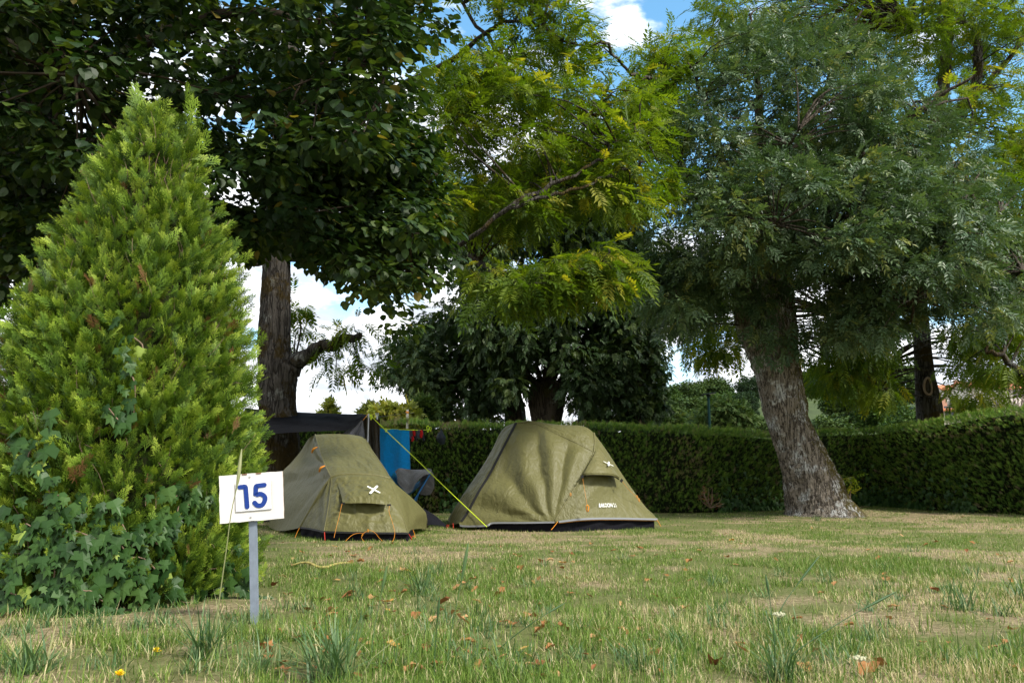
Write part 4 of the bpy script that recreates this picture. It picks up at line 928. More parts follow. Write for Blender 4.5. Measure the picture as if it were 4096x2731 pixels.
mb = MB(); onstrip(mb, pB.ev(u_, 0 * u_) - [0, 0, .014], .009, (.1, -1, .1), off=-.004); mb.build('hem_trim', M_ORTRIM, t2)
# black inner tent / groundsheet wall under the hem
def skirt(par, top, drop_in=.03, seed=0):
    T_ = np.array(top, float); n = len(T_); mb = MB(); g2 = np.random.default_rng(seed); r = []
    for k in range(7):
        q = T_.copy(); q[:, 2] = T_[:, 2] * (1 - k / 6) + .0 * k / 6 - .01 * (k == 6); q[:, 1] += drop_in + .015 * np.sin(np.linspace(0, 40, n) + k * .6) * math.sin(k / 6 * 3.1); r.append(q)
    V = np.vstack(r); mb.add(V, [[a * n + b, a * n + b + 1, (a + 1) * n + b + 1, (a + 1) * n + b] for a in range(6) for b in range(n - 1)])
    return mb.build('groundsheet', M_BLACKF, par, smooth=True)
skirt(t2, np.vstack([pA.ev(np.linspace(.2, 1, 40), np.zeros(40)), pB.ev(np.linspace(.02, .97, 40), np.zeros(40))]) + [0, .0, .004], .045)
# vent hood with its stiff edge
hood = Patch(SS([(2328, 1899, 8.62), (2345, 1895, 8.58), (2400, 1894, 8.60), (2455, 1899, 8.72), (2489, 1922, 8.88)]), SS([(2379, 1812, 8.88), (2384, 1800, 8.90), (2400, 1796, 8.96)]),
             SS([(2328, 1899, 8.62), (2352, 1858, 8.72), (2379, 1812, 8.88)]), SS([(2489, 1922, 8.88), (2440, 1855, 8.97), (2400, 1796, 8.96)]), .01, crinkle(.006, 12))
mb = MB(); hood.mesh(mb, 50, 40); ho = mb.build('vent_hood', M_OLIVE2, t2, smooth=True)
mb = MB(); e_ = hood.ev(np.linspace(0, .86, 30), np.zeros(30)); onstrip(mb, e_, .022, (0, -1, -.1)); mb.build('hood_edge', M_OLIVE2, ho)
mb = MB(); onstrip(mb, e_[1:] + [0, .012, -.014], .012, (0, -1, -.4)); mb.build('vent_gap', M_ZIP, ho)
logo(ho, hood, .60, .33, .043, R(-4))
for p in ((2329, 1906, 8.56), (2486, 1922, 8.80)):
    c = S(*p); mb = MB(); mb.add([c + [-.02, 0, 0], c + [0, 0, -.022], c + [.02, 0, .002], c + [.004, 0, .026], c + [-.02, .006, 0], c + [0, .006, -.022], c + [.02, .006, .002], c + [.004, .006, .026]],
           [[0, 1, 2, 3], [7, 6, 5, 4], [0, 4, 5, 1], [1, 5, 6, 2], [2, 6, 7, 3], [3, 7, 4, 0]]); mb.build('corner_patch', M_ZIP, ho)
cord(t2, SS([(2331, 1914, 8.54), (2337, 1950, 8.50), (2348, 2016, 8.42)]), .0026)
loopknot(t2, S(2350, 2032, 8.40), .034, M_ORANGE, 'cord_bundle')
cord(t2, SS([(2490, 1925, 8.80), (2508, 1949, 8.85), (2530, 1972, 8.9), (2548, 1990, 8.93), (2560, 2008, 8.9)]), .003)
for k, p in enumerate(((2282, 1977, 8.50), (2548, 1986, 8.95), (2556, 1998, 8.95))): loopknot(t2, S(*p), .016, M_ORANGE, 'toggle', k)
cord(t2, SS([(2231, 2085, 8.44), (2222, 2098, 8.40), (2205, 2118, 8.33)]), .005)
cord(t2, SS([(2628, 2078, 8.98), (2634, 2088, 8.9), (2643, 2104, 8.80)]), .006)
stake(t2, G(1812, 2110)); stake(t2, G(1786, 2112)); stake(t2, G(2206, 2122), m=M_ZIP)
for a_, b_ in (((1812, 2092, 8.8), (1814, 2112, 8.7)), ((1797, 2098, 9.1), (1788, 2112, 8.9))): cord(t2, SS([a_, b_]), .006, M_STAKE, 'peg_loop', 4)
# the lettering follows the panel
def lettering(txt, par, patch, u0, u1, v0, hgt, m, shear=0):
    cu_ = bpy.data.curves.new('lettering', 'FONT'); cu_.body = txt; cu_.offset = .004; cu_.extrude = 0; cu_.resolution_u = 2
    ob = bpy.data.objects.new('tmp', cu_); COL.objects.link(ob); C.view_layer.update()
    me = bpy.data.meshes.new_from_object(ob.evaluated_get(C.evaluated_depsgraph_get())); bpy.data.objects.remove(ob)
    n = len(me.vertices); co = np.zeros(n * 3); me.vertices.foreach_get('co', co); co = co.reshape(-1, 3)
    x0, x1 = co[:, 0].min(), co[:, 0].max(); yh = co[:, 1].max()
    U_ = u0 + (u1 - u0) * (co[:, 0] - x0) / (x1 - x0)
    base_ = patch.ev(U_, np.full(n, v0)); e = .01; upv = patch.ev(U_, np.full(n, v0 + .06)) - base_
    P = base_.copy(); dz = nrm(upv); P += dz * (co[:, 1] / yh * hgt)[:, None]; P += np.array([0, -.016, .004])
    o = bpy.data.objects.new('lettering', me); me.vertices.foreach_set('co', (P - np.array(parent_loc(par))).ravel().astype(np.float32)); me.update()
    me.materials.clear(); me.materials.append(m); COL.objects.link(o); o.parent = par; return o
# find panel coordinates of the photo position
def findbyproj(patch, u, v):
    U, V = np.meshgrid(np.linspace(0, 1, 80), np.linspace(0, 1, 80)); P = patch.ev(U, V) - [0, 0, CAM_H]
    yy = P[..., 1] * cp + P[..., 2] * sp; zz_ = -P[..., 1] * sp + P[..., 2] * cp
    pu = 2048 + FPX * P[..., 0] / yy; pv = 1365.5 - FPX * zz_ / yy; k = np.argmin((pu - u) ** 2 + (pv - v) ** 2); return U.ravel()[k], V.ravel()[k]
a_, b_ = findbyproj(pB, 2397, 2029), findbyproj(pB, 2465, 2031)
lettering('RAKOON 2.1', fly, pB, a_[0], b_[0], (a_[1] + b_[1]) / 2, .046, M_WHITE)

# ---- tent on the left, seen foot end on
t1 = thing('tent', 'olive tent seen end on beside the number sign, nearer of the two tents', 'tent', S(1430, 2130, 7.9) * [1, 1, 0], group='olive two-person tents')
shL, shR = (1325, 1908, 7.62), (1559, 1913, 7.66)
hemF = SS([(1295, 2126, 7.18), (1380, 2129, 7.14), (1500, 2131, 7.14), (1632, 2132, 7.2)])
arch = SS([shL, (1345, 1901, 7.62), (1375, 1897, 7.62), (1432, 1896, 7.62), (1509, 1902, 7.64), shR])
eL = SS([(1295, 2126, 7.18), (1306, 2070, 7.26), (1316, 2010, 7.38), (1324, 1940, 7.54), shL]); eR = SS([(1632, 2132, 7.2), (1612, 2070, 7.32), (1592, 2010, 7.42), (1570, 1945, 7.56), shR])
pF = Patch(hemF, arch, eL, eR, .03, crinkle(.028, 21, 4, 4))
poL = SS([(1199, 2109, 7.7), (1233, 2051, 7.66), (1264, 1998, 7.63), (1295, 1948, 7.62), shL])
pFL = Patch(SS([(1199, 2109, 7.7), (1240, 2114, 7.5), (1295, 2126, 7.18)]), SS([shL, shL]), poL, eL, .0, fold(0, (1, -.1), 12, .02, 23))
baseR = SS([(1632, 2132, 7.2), (1645, 2118, 7.5), (1675, 2114, 8.0), (1706, 2113, 8.5)])
sR = SS([(1706, 2113, 8.5), (1706, 2059, 8.45), (1693, 2036, 8.4), (1643, 1986, 8.1), (1600, 1950, 7.85), shR])
pFR = Patch(baseR, SS([shR, shR]), eR, sR, .02, fold(0, (0, -.1), 12, .02, 25))
riL = SS([shL, (1312, 1884, 7.75), (1295, 1845, 8.0), (1279, 1799, 8.3), (1266, 1755, 8.6), (1261, 1738, 8.75)])
riR = SS([shR, (1543, 1883, 7.85), (1509, 1833, 8.2), (1486, 1799, 8.5), (1470, 1770, 8.7), (1459, 1756, 8.8)])
topR = SS([(1261, 1738, 8.75), (1318, 1735, 8.75), (1394, 1737, 8.75), (1444, 1745, 8.78), (1459, 1756, 8.8)])
pR = Patch(arch, topR, riL, riR, -.02, crinkle(.020, 27, 5, 3))
sL = SS([(1077, 2108, 8.9), (1080, 2040, 8.95), (1095, 1960, 9.0), (1126, 1891, 9.05), (1165, 1849, 9.05), (1203, 1803, 9.0), (1234, 1755, 8.9), (1261, 1738, 8.75)])
lowL = SS([(1077, 2108, 8.9), (1110, 2122, 8.4), (1160, 2118, 8.0), (1199, 2109, 7.7)])
full = np.vstack([spline(poL, 30), spline(riL, 30)[1:]])
pL = Patch(lowL, [topR[0], topR[0]], sL, full, -.04, fold(0, (1.1, .45), 18, .045, 29))
mb = MB()
for p in (pF, pFL, pFR, pR, pL): p.mesh(mb, 90, 90)
bL, bR = np.array([S(1120, 2080, 10)[0], 10.0, .05]), np.array([S(1640, 2080, 10)[0], 10.0, .05])
outl = np.vstack([spline(sL, 30), spline(topR, 20)[1:], spline(riR, 20)[::-1][1:], spline(sR, 20)[::-1][1:]])
bot = spline([sL[0], bL, (bL + bR) / 2, bR, sR[0]], 60); topo = spline(outl[::4].tolist() + [outl[-1]], 60); V = np.linspace(0, 1, 20)[:, None, None]
P = topo[None] * (1 - V) + bot[None] * V; P[..., 1] += .2 * np.sin(V[..., 0] * math.pi)
i = np.arange(19)[:, None] * 60; j = np.arange(59)[None]; mb.add(P.reshape(-1, 3), np.stack([i + j, i + j + 1, i + 60 + j + 1, i + 60 + j], -1).reshape(-1, 4))
fly1 = mb.build('flysheet', M_OLIVE, t1, smooth=True)
mb = MB(); tube(mb, spline(arch, 40), .012, 8); tube(mb, spline(poL, 40), .012, 8); tube(mb, spline(riL, 30), .008, 8); tube(mb, spline(riR, 30), .008, 8); mb.build('pole_sleeve', M_OLIVE2, t1, smooth=True)
for e_ in (eL, eR): mb = MB(); tube(mb, spline(e_, 30), .004, 6); mb.build('seam', M_OLIVE2, t1, smooth=True)
uu = np.linspace(0, 1, 40); hemall = np.vstack([pFL.ev(uu, 0 * uu), pF.ev(uu, 0 * uu)[1:], spline(baseR, 20)[1:8]])
mb = MB(); onstrip(mb, hemall, .016, (0, -1, .1)); mb.build('hem_tape', M_ZIP, t1)
skirt(t1, hemall, .03, 4)
hood = Patch(SS([(1371, 2011, 7.20), (1400, 2012, 7.18), (1460, 2011, 7.17), (1520, 2015, 7.18), (1555, 2018, 7.22)]), SS([(1344, 1922, 7.53), (1400, 1918, 7.54), (1480, 1919, 7.54), (1558, 1924, 7.56)]),
             SS([(1371, 2011, 7.20), (1362, 1970, 7.36), (1350, 1935, 7.50), (1344, 1922, 7.53)]), SS([(1555, 2018, 7.22), (1556, 1985, 7.34), (1557, 1950, 7.46), (1558, 1924, 7.56)]), .02, crinkle(.026, 33, 4, 3))
mb = MB(); hood.mesh(mb, 60, 40); ho = mb.build('vent_hood', M_OLIVE, t1, smooth=True)
logo(ho, hood, .66, .36, .046, R(2))
for a_, b_ in (((1371, 2012, 7.16), 1), ((1556, 2019, 7.18), 1)):
    mb = MB(); c = S(*a_); box(mb, c, (.035, .008, .016)); mb.build('corner_patch', M_ZIP, ho)
cord(t1, SS([(1368, 2014, 7.15), (1362, 2040, 7.12), (1355, 2072, 7.10), (1345, 2110, 7.06), (1336, 2150, 7.02)]), .0028)
cord(t1, SS([(1558, 2022, 7.17), (1556, 2045, 7.15), (1570, 2090, 7.12), (1579, 2130, 7.08), (1574, 2158, 7.0), (1566, 2166, 6.98)]), .0028)
cord(t1, SS([(1382, 2163, 6.95), (1410, 2138, 7.06), (1440, 2131, 7.08), (1452, 2135, 7.06), (1446, 2150, 7.0), (1458, 2165, 6.95)]), .0028)
cord(t1, SS([(1446, 2140, 7.06), (1460, 2128, 7.08), (1480, 2120, 7.08), (1500, 2130, 7.07), (1515, 2148, 7.02), (1530, 2164, 6.97)]), .0028)
loopknot(t1, S(1472, 2122, 7.06), .012, M_ORANGE, 'cord_bundle', 3)
cord(t1, SS([(1197, 2112, 7.68), (1188, 2130, 7.6), (1180, 2149, 7.5)]), .004)
cord(t1, SS([(1652, 2118, 7.5), (1657, 2132, 7.45), (1661, 2150, 7.38)]), .004)
for p, q_ in (((1262, 1796, 8.2), 0), ((1292, 1871, 7.8), 0)):
    c = S(*p); mb = MB(); tube(mb, spline([c + [-.03, -.02, -.035], c + [-.01, -.05, 0], c + [.025, -.03, .02]], 8), [.008, .012, .007], 8); mb.build('toggle', M_ORANGE, t1, smooth=True)
stake(t1, G(1300, 2160)); stake(t1, G(1646, 2160))
for a_, b_ in (((1298, 2128, 7.16), (1300, 2160, 7.02)), ((1636, 2136, 7.2), (1646, 2152, 7.1))): cord(t1, SS([a_, b_]), .006, M_STAKE, 'peg_loop', 4)
flap = Patch(SS([(1706, 2100, 8.5), (1740, 2098, 8.5), (1782, 2106, 8.6)]), SS([(1690, 2030, 8.8), (1740, 2060, 8.7), (1785, 2100, 8.62)]), SS([(1706, 2100, 8.5), (1700, 2060, 8.6), (1690, 2030, 8.8)]), SS([(1782, 2106, 8.6), (1785, 2100, 8.62)]), -.02)
mb = MB(); flap.mesh(mb, 20, 14); mb.build('door_flap', M_BLACKF, t1, smooth=True)

# ------------------------------------------------------------------ black tarp on a pole, lines and washing
tp = thing('tarp_shelter', 'black tarp pitched on a thin metal pole behind the left tent', 'tarp', S(1473, 2050, 9.6) * [1, 1, 0])
ta = Patch(SS([(980, 1742, 9.2), (1073, 1736, 9.2), (1203, 1727, 9.2), (1340, 1722, 9.3), (1394, 1717, 9.35), (1473, 1660, 9.6)]), SS([(980, 1632, 11.2), (1161, 1646, 11.0), (1318, 1653, 10.8), (1473, 1658, 10.2)]),
           SS([(980, 1742, 9.2), (975, 1690, 10.2), (980, 1632, 11.2)]), SS([(1473, 1660, 9.6), (1474, 1656, 9.9), (1473, 1658, 10.2)]), .0, crinkle(.03, 41, 4, 2))
mb = MB(); ta.mesh(mb, 70, 24); mb.build('canopy', M_TARP, tp, smooth=True)
mb = MB(); q0 = S(1474, 1655, 9.6); tube(mb, [[q0[0], q0[1], 0], q0], .011, 10); mb.build('pole', M_METAL, tp, smooth=True)
cord(tp, SS([(1472, 1655, 9.58), (1462, 1668, 9.5), (1452, 1680, 9.4)]), .005, M_ORANGE)
yl = cord(tp, SS([(1478, 1658, 9.55), (1544, 1722, 9.45), (1672, 1843, 9.2), (1800, 1967, 8.98), (1947, 2106, 8.55)]), .0075, M_YELCORD, 'tarp_guy_line', 30)
loopknot(tp, S(1484, 1668, 9.52), .03, M_YELCORD, 'knot', 2); loopknot(tp, S(1544, 1720, 9.44), .022, M_YELCORD, 'line_tensioner', 5)
stake(tp, G(1949, 2112), m=M_METAL)
tg = [S(-60, 1640, 10.8), [S(-60, 1640, 10.8)[0], 10.9, 0]]
def hang(name, label, cat, corners, m, folds=.02, nu=30, nv=30, seed=0, group=None, sag=0):
    """cloth between four corner points, thin but with thickness"""
    bl_, br_, tr_, tl_ = [np.array(c) for c in corners]; g2 = np.random.default_rng(seed)
    c0 = (bl_ + br_) / 2; o = None
    U, V = np.meshgrid(np.linspace(0, 1, nu), np.linspace(0, 1, nv)); U = U[..., None]; V = V[..., None]
    P = (1 - U) * (1 - V) * bl_ + U * (1 - V) * br_ + U * V * tr_ + (1 - U) * V * tl_
    w_ = folds * (np.sin(U[..., 0] * 14 + 2 * fbm(U[..., 0] * 2, V[..., 0] * 2, seed)) * (1 - V[..., 0] * .8) + .8 * (fbm(U[..., 0] * 6, V[..., 0] * 6, seed + 2) - .5))
    P[..., 1] += w_; P[..., 2] -= sag * 4 * (U * (1 - U))[..., 0] * V[..., 0]
    Q_ = P + [0, .006, 0]; i = np.arange(nv - 1)[:, None] * nu; j = np.arange(nu - 1)[None]; F = np.stack([i + j, i + j + 1, i + nu + j + 1, i + nu + j], -1).reshape(-1, 4)
    mb = MB(); mb.add(P.reshape(-1, 3), F); mb.add(Q_.reshape(-1, 3), F[:, ::-1].copy())
    rim = list(range(nu)) + [k * nu + nu - 1 for k in range(1, nv)] + [(nv - 1) * nu + k for k in range(nu - 2, -1, -1)] + [k * nu for k in range(nv - 2, 0, -1)]
    n = len(rim); mb.add(np.vstack([P.reshape(-1, 3)[rim], Q_.reshape(-1, 3)[rim]]), [[k, (k + 1) % n, n + (k + 1) % n, n + k] for k in range(n)])
    o = mb.build(name, m, smooth=True); tag(o, label, cat, group); return o
def towelmat(name, col): return mat(name, col, .95, .1, noise=.18, nscale=45, bump=.8, bscale=160, sheen=.4)
M_BT = towelmat('blue_terry', (.003, .29, .74)); M_GT = towelmat('grey_terry', (.13, .125, .12)); M_DT = towelmat('dark_jacket', (.030, .022, .012)); M_SL = towelmat('slate_cloth', (.085, .09, .11))
hang('hanging_towel', 'grey cloth hanging from the tarp corner over the left tent', 'towel', SS([(1352, 1745, 9.45), (1462, 1790, 9.5), (1452, 1682, 9.5), (1448, 1680, 9.5)]), M_SL, .03, seed=1)
hang('hanging_jacket', 'dark brown garment hanging beside the tarp pole', 'garment', SS([(1462, 1835, 9.85), (1518, 1840, 9.8), (1520, 1675, 9.7), (1440, 1665, 9.7)]), M_DT, .05, seed=2)
o = hang('blue_towel', 'bright blue towel hanging on the yellow line behind the chair', 'towel', SS([(1502, 1940, 10.3), (1642, 1945, 10.2), (1637, 1719, 10.2), (1518, 1713, 10.2)]), M_BT, .018, 40, 60, seed=3)
clo = MB(); tube(clo, spline(SS([(1544, 1722, 9.45), (1560, 1716, 10.2), (1640, 1719, 10.2), (1700, 1719, 10.9), (1716, 1716, 11.6)]), 30), .006, 6); clo = clo.build('clothes_line', M_YELCORD, smooth=True); tag(clo, 'neon yellow clothes line tied into the hedge', 'line')
kn_ = loopknot(clo, S(1712, 1715, 11.6), .045, M_YELCORD, 'knot', 7); kn_ = loopknot(clo, S(1722, 1716, 11.6), .03, M_YELCORD, 'knot', 8)
for k, (u0, lab) in enumerate(((1652, 'dark and red sock hanging next to the blue towel'), (1682, 'dark and red sock hanging farther right on the line'))):
    c = S(u0, 1716, 10.5); s_ = thing('sock', lab, 'sock', c, group='socks on the clothes line')
    for nm, pts, rr, m in (('sock_leg', [(-8, 0), (-9, 18), (-5, 36)], .022, M_SL), ('sock_foot', [(7, 0), (9, 25), (14, 46)], .018, mat('sock_dark', (.02, .024, .03), .9)), ('red_stripe', [(2, 2), (4, 14), (5, 26)], .020, mat('sock_red', (.45, .01, .01), .9)), ('red_heel', [(-3, 28), (0, 38), (-3, 48)] if k == 0 else [(0, 18), (2, 28), (4, 34)], .017, MATS.get('sock_red'))):
        mb = MB(); tube(mb, spline([S(u0 + a, 1717 + b, 10.5 - (.02 if 'red' in nm else 0)) for a, b in pts], 8), [rr * .8, rr, rr * .7], 8, rough=.1, seed=k); mb.build(nm, m, s_, smooth=True)
c = S(1765, 1722, 11.75); mb = MB()
rw = np.array([(1765, 1712, 4), (1765, 1728, 9), (1763, 1742, 26), (1765, 1757, 37), (1768, 1768, 30), (1770, 1777, 16)], float)
tube(mb, spline(SS([(a, b, 11.7) for a, b, _ in rw]), 20), [w_ / 2 * 11.7 / FPX for w_ in rw[:, 2]], 12, rough=.12, seed=4)
tag(mb.build('stuff_sack', mat('sack_black', (.012, .018, .024), .6), smooth=True), 'small black drawstring sack hanging in the hedge between the tents', 'bag')
pg_ = thing('clothes_peg', 'pale plastic clothes peg clipped at the tarp edge', 'peg', S(1508, 1668, 9.7))
for s_ in (-1, 1):
    mb = MB(); tube(mb, spline(SS([(1508 + 5 * s_, 1651, 9.68), (1508 + 3 * s_, 1662, 9.68), (1509, 1678, 9.68)]), 6), .006, 6); mb.build('peg_arm', mat('peg_plastic', (.55, .60, .65), .4), pg_, smooth=True)
po = S(1629, 1690, 13.6); mb = MB(); z1 = S(1629, 1638, 13.6)[2]; box(mb, [po[0], 13.6, z1 / 2], (.035, .035, z1)); lp = thing('line_post', 'pale concrete post with orange band behind the hedge', 'post', [po[0], 13.6, 0]); mb.build('shaft', mat('post_concrete', (.42, .41, .40), .85, noise=.2), lp)
mb = MB(); box(mb, S(1629, 1649, 13.6), (.045, .045, .03)); mb.build('band', M_ORANGE, lp)
mb = MB(); tube(mb, spline(SS([(1512, 1667, 9.75), (1570, 1660, 11.5), (1629, 1650, 13.55), (1640, 1650, 14.2), (1700, 1662, 17)]), 30), .004, 5); mb.build('wire', mat('line_grey', (.10, .10, .09), .7), lp)

# camping chair with a grey towel over it
ch = thing('camping_chair', 'folding chair with blue poles and teal seat behind the left tent', 'chair', S(1620, 2060, 9.6) * [1, 1, 0])
M_CB = mat('chair_blue', (.01, .16, .42), .35, .5)
def gpt(u, d): q = S(u, 2000, d); return np.array([q[0], d, .0])
mb = MB()
for a_, b_ in ((S(1720, 1895, 9.7), gpt(1600, 9.5)), (S(1578, 1905, 9.9), gpt(1690, 9.9)), (S(1700, 1890, 10.1), gpt(1640, 10.2)), (S(1590, 1900, 10.1), gpt(1560, 10.0))):
    mb = MB(); tube(mb, [a_, b_], .010, 8); mb.build('leg', M_CB, ch, smooth=True)
seat = Patch(SS([(1560, 1915, 9.7), (1620, 1985, 9.55), (1700, 1925, 9.6)]), SS([(1575, 1890, 10.2), (1640, 1940, 10.2), (1718, 1890, 10.1)]), SS([(1560, 1915, 9.7), (1575, 1890, 10.2)]), SS([(1700, 1925, 9.6), (1718, 1890, 10.1)]), -.01)
mb = MB(); seat.mesh(mb, 20, 14); mb.build('seat', mat('seat_teal', (.01, .15, .25), .8), ch, smooth=True)
tw = Patch(SS([(1590, 1930, 9.62), (1612, 1955, 9.5), (1632, 1972, 9.5), (1650, 1962, 9.52), (1662, 1935, 9.56), (1690, 1905, 9.6), (1722, 1893, 9.6)]), SS([(1580, 1885, 9.85), (1598, 1872, 9.9), (1640, 1877, 9.95), (1690, 1877, 9.95), (1712, 1873, 9.9), (1728, 1878, 9.85)]),
           SS([(1590, 1930, 9.62), (1588, 1905, 9.75), (1580, 1885, 9.85)]), SS([(1722, 1893, 9.6), (1728, 1878, 9.85)]), .02, fold(0, (.4, 1.4), 14, .05, 44))
mb = MB(); tw.mesh(mb, 50, 30)
tw2 = Patch(SS([(1668, 1972, 9.75), (1700, 1980, 9.7), (1722, 1977, 9.72)]), SS([(1690, 1880, 9.93), (1712, 1876, 9.9), (1733, 1890, 9.85)]), SS([(1668, 1972, 9.75), (1680, 1925, 9.85), (1690, 1880, 9.93)]), SS([(1722, 1977, 9.72), (1736, 1950, 9.76), (1737, 1910, 9.8), (1733, 1890, 9.85)]), .02, crinkle(.02, 3))
tw2.mesh(mb, 24, 30)
tag(mb.build('grey_towel', M_GT, smooth=True), 'grey terry towel draped over the blue camping chair', 'towel')

# ------------------------------------------------------------------ behind the hedge: bushes, lamp, wooded hill, houses
def bush(name, label, cat, u, v0, v1, d, wpx, m, seed, n=26, per=26, size=.16, group=None, T=T_TUFT, upright=False):
    g = np.random.default_rng(seed); b = S(u, 1909, d); b[2] = 0; t = thing(name, label, cat, b, group)
    top = S(u, v0, d)[2]; bot_ = max(0, S(u, v1, d)[2]); wr = wpx / 2 * d / FPX
    c = g.normal(size=(n, 3)); c = nrm(c) * (g.random(n) ** .4)[:, None]
    P = np.stack([b[0] + c[:, 0] * wr, d + c[:, 1] * wr * .8, (top + bot_) / 2 + c[:, 2] * (top - bot_) / 2], -1)
    mb = MB(); clump_leaves(mb, P, wr * .36, per, size, T, g, droop=-.5 if upright else .3, flat=.9, up=.6)
    mb.build('foliage', m, t); st = MB(); tube(st, [b, [b[0], d, bot_]], [.05, .04], 7)
    for q in P[::2]: tube(st, spline([[b[0], d, bot_ * .5], (np.array([b[0], d, bot_]) + q) / 2 + g.normal(0, .05, 3), q], 5), [.02, .004], 4, cap=False)
    st.build('stem', M_TWIG, t)
    return t
M_YB = leafmat('golden_bush_leaf', [(0, (.10, .13, .02)), (.6, (.22, .25, .03)), (1, (.30, .27, .04))], transl=.35)
M_PB = leafmat('pale_bush_leaf', [(0, (.022, .045, .013)), (.6, (.045, .08, .022)), (1, (.09, .12, .04))], transl=.3, spec=.08)
bush('golden_bush', 'yellow-green bush behind the hedge, next to the pale line post', 'bush', 1555, 1630, 1720, 15, 190, M_YB, 61, 34, 30, .15)
bush('golden_bush', 'small yellow-green bush right of the forked walnut trunk', 'bush', 1300, 1612, 1720, 20, 70, M_YB, 62, 14, 26, .14, upright=True)
bush('golden_bush', 'narrow wispy shrub just left of the golden bush', 'bush', 1480, 1612, 1720, 19, 80, M_YB, 63, 14, 22, .14, upright=True)
bush('bamboo_clump', 'feathery pale green clump right of the line post', 'bush', 1675, 1600, 1740, 16, 90, M_PB, 64, 22, 26, .16, upright=True)
bush('golden_bush', 'pale green bush left of the street lamp above the hedge', 'bush', 2660, 1640, 1740, 40, 170, M_PB, 65, 70, 60, .26)
bush('grey_bush', 'grey-green bush right of the street lamp above the hedge', 'bush', 2900, 1610, 1740, 45, 220, M_PB, 66, 70, 60, .26)

LP = S(2840, 1740, 32); LP[2] = 0; zt = S(2840, 1576, 32)[2]
la = thing('street_lamp', 'dark green flat-headed street lamp beyond the hedge', 'street lamp', LP)
mb = MB(); tube(mb, [LP, [LP[0], LP[1], zt]], [.07, .05], 10); mb.build('pole', mat('lamp_green', (.006, .02, .02), .9, .05), la, smooth=True)
mb = MB(); c = np.array([LP[0], LP[1], zt]); a = R(8); Mh = np.array([[math.cos(a), 0, -math.sin(a)], [0, 1, 0], [math.sin(a), 0, math.cos(a)]]); box(mb, c + [.03, 0, .02], (.50, .35, .05), Mh); box(mb, c + [-.0, 0, -.06], (.14, .14, .10)); mb.build('lamp_head', mat('lamp_head', (.008, .014, .014), .9, .05), la)
mb = MB(); box(mb, c + [.12, 0, .005], (.24, .24, .02), Mh); mb.build('lamp_lens', mat('lens', (.30, .30, .28), .2), la)

# hill as terrain
hx = np.linspace(-40, 260, 60); hy = np.linspace(70, 330, 40); HX, HY = np.meshgrid(hx, hy)
def hz(x, y):
    az = x / y; f = np.interp(az, [-.1, .08, .17, .26, .36, .5, .75, 1.2], [0, .0, .095, .115, .12, .11, .10, .08])
    r = np.clip((y - 70) / 110, 0, 1); return f * 165 * r * r * (3 - 2 * r) - .3
i = np.arange(39)[:, None] * 60; j = np.arange(59)[None]; mb = MB(); mb.add(np.stack([HX, HY, hz(HX, HY)], -1).reshape(-1, 3), np.stack([i + j, i + j + 1, i + 61, i + 60], -1).reshape(-1, 4) if False else np.stack([i + j, i + j + 1, i + 60 + j + 1, i + 60 + j], -1).reshape(-1, 4))
tag(mb.build('hill', mat('hill_ground', (.045, .065, .02), .95, noise=.4, nscale=.3), smooth=True), 'wooded hillside beyond the hedge', 'hill', kind='structure')
M_FAR = [leafmat('far_leaf_%s' % c, st_, transl=.2, spec=.08) for c, st_ in (('mid', [(0, (.018, .044, .010)), (1, (.06, .105, .020))]), ('light', [(0, (.03, .058, .018)), (1, (.075, .115, .030))]), ('dark', [(0, (.018, .036, .016)), (1, (.04, .07, .03))]))]
def fartree(label, u, vtop, d, wpx, k, seed, group='trees on the far hillside'):
    g = np.random.default_rng(seed); x = (u - 2048) / FPX * d * 1.0 / (cp + (u * 0)); b = S(u, 1700, d); zb = float(hz(b[0], b[1])); b[2] = zb
    t = thing('hillside_tree', label, 'tree', b, group); top = S(u, vtop, d)[2]; wr = wpx / 2 * d / FPX; hc = max(top - zb, wr * 1.2)
    n = 90; c = nrm(g.normal(size=(n, 3))) * (g.random(n) ** .25)[:, None]
    P = np.stack([b[0] + c[:, 0] * wr * .85, d + c[:, 1] * wr * .85, top - hc * .45 + c[:, 2] * hc * .42], -1)
    mb = MB(); clump_leaves(mb, P, wr * .26, 80, wr * .075, [leaf_simple(1.1)], g, droop=.2, flat=.8); mb.build('crown', M_FAR[k], t)
    st = MB(); tube(st, [b - [0, 0, .5], [b[0], d, top - hc * .45]], [wr * .09, wr * .04], 7); st.build('trunk', M_BARK_DK, t)
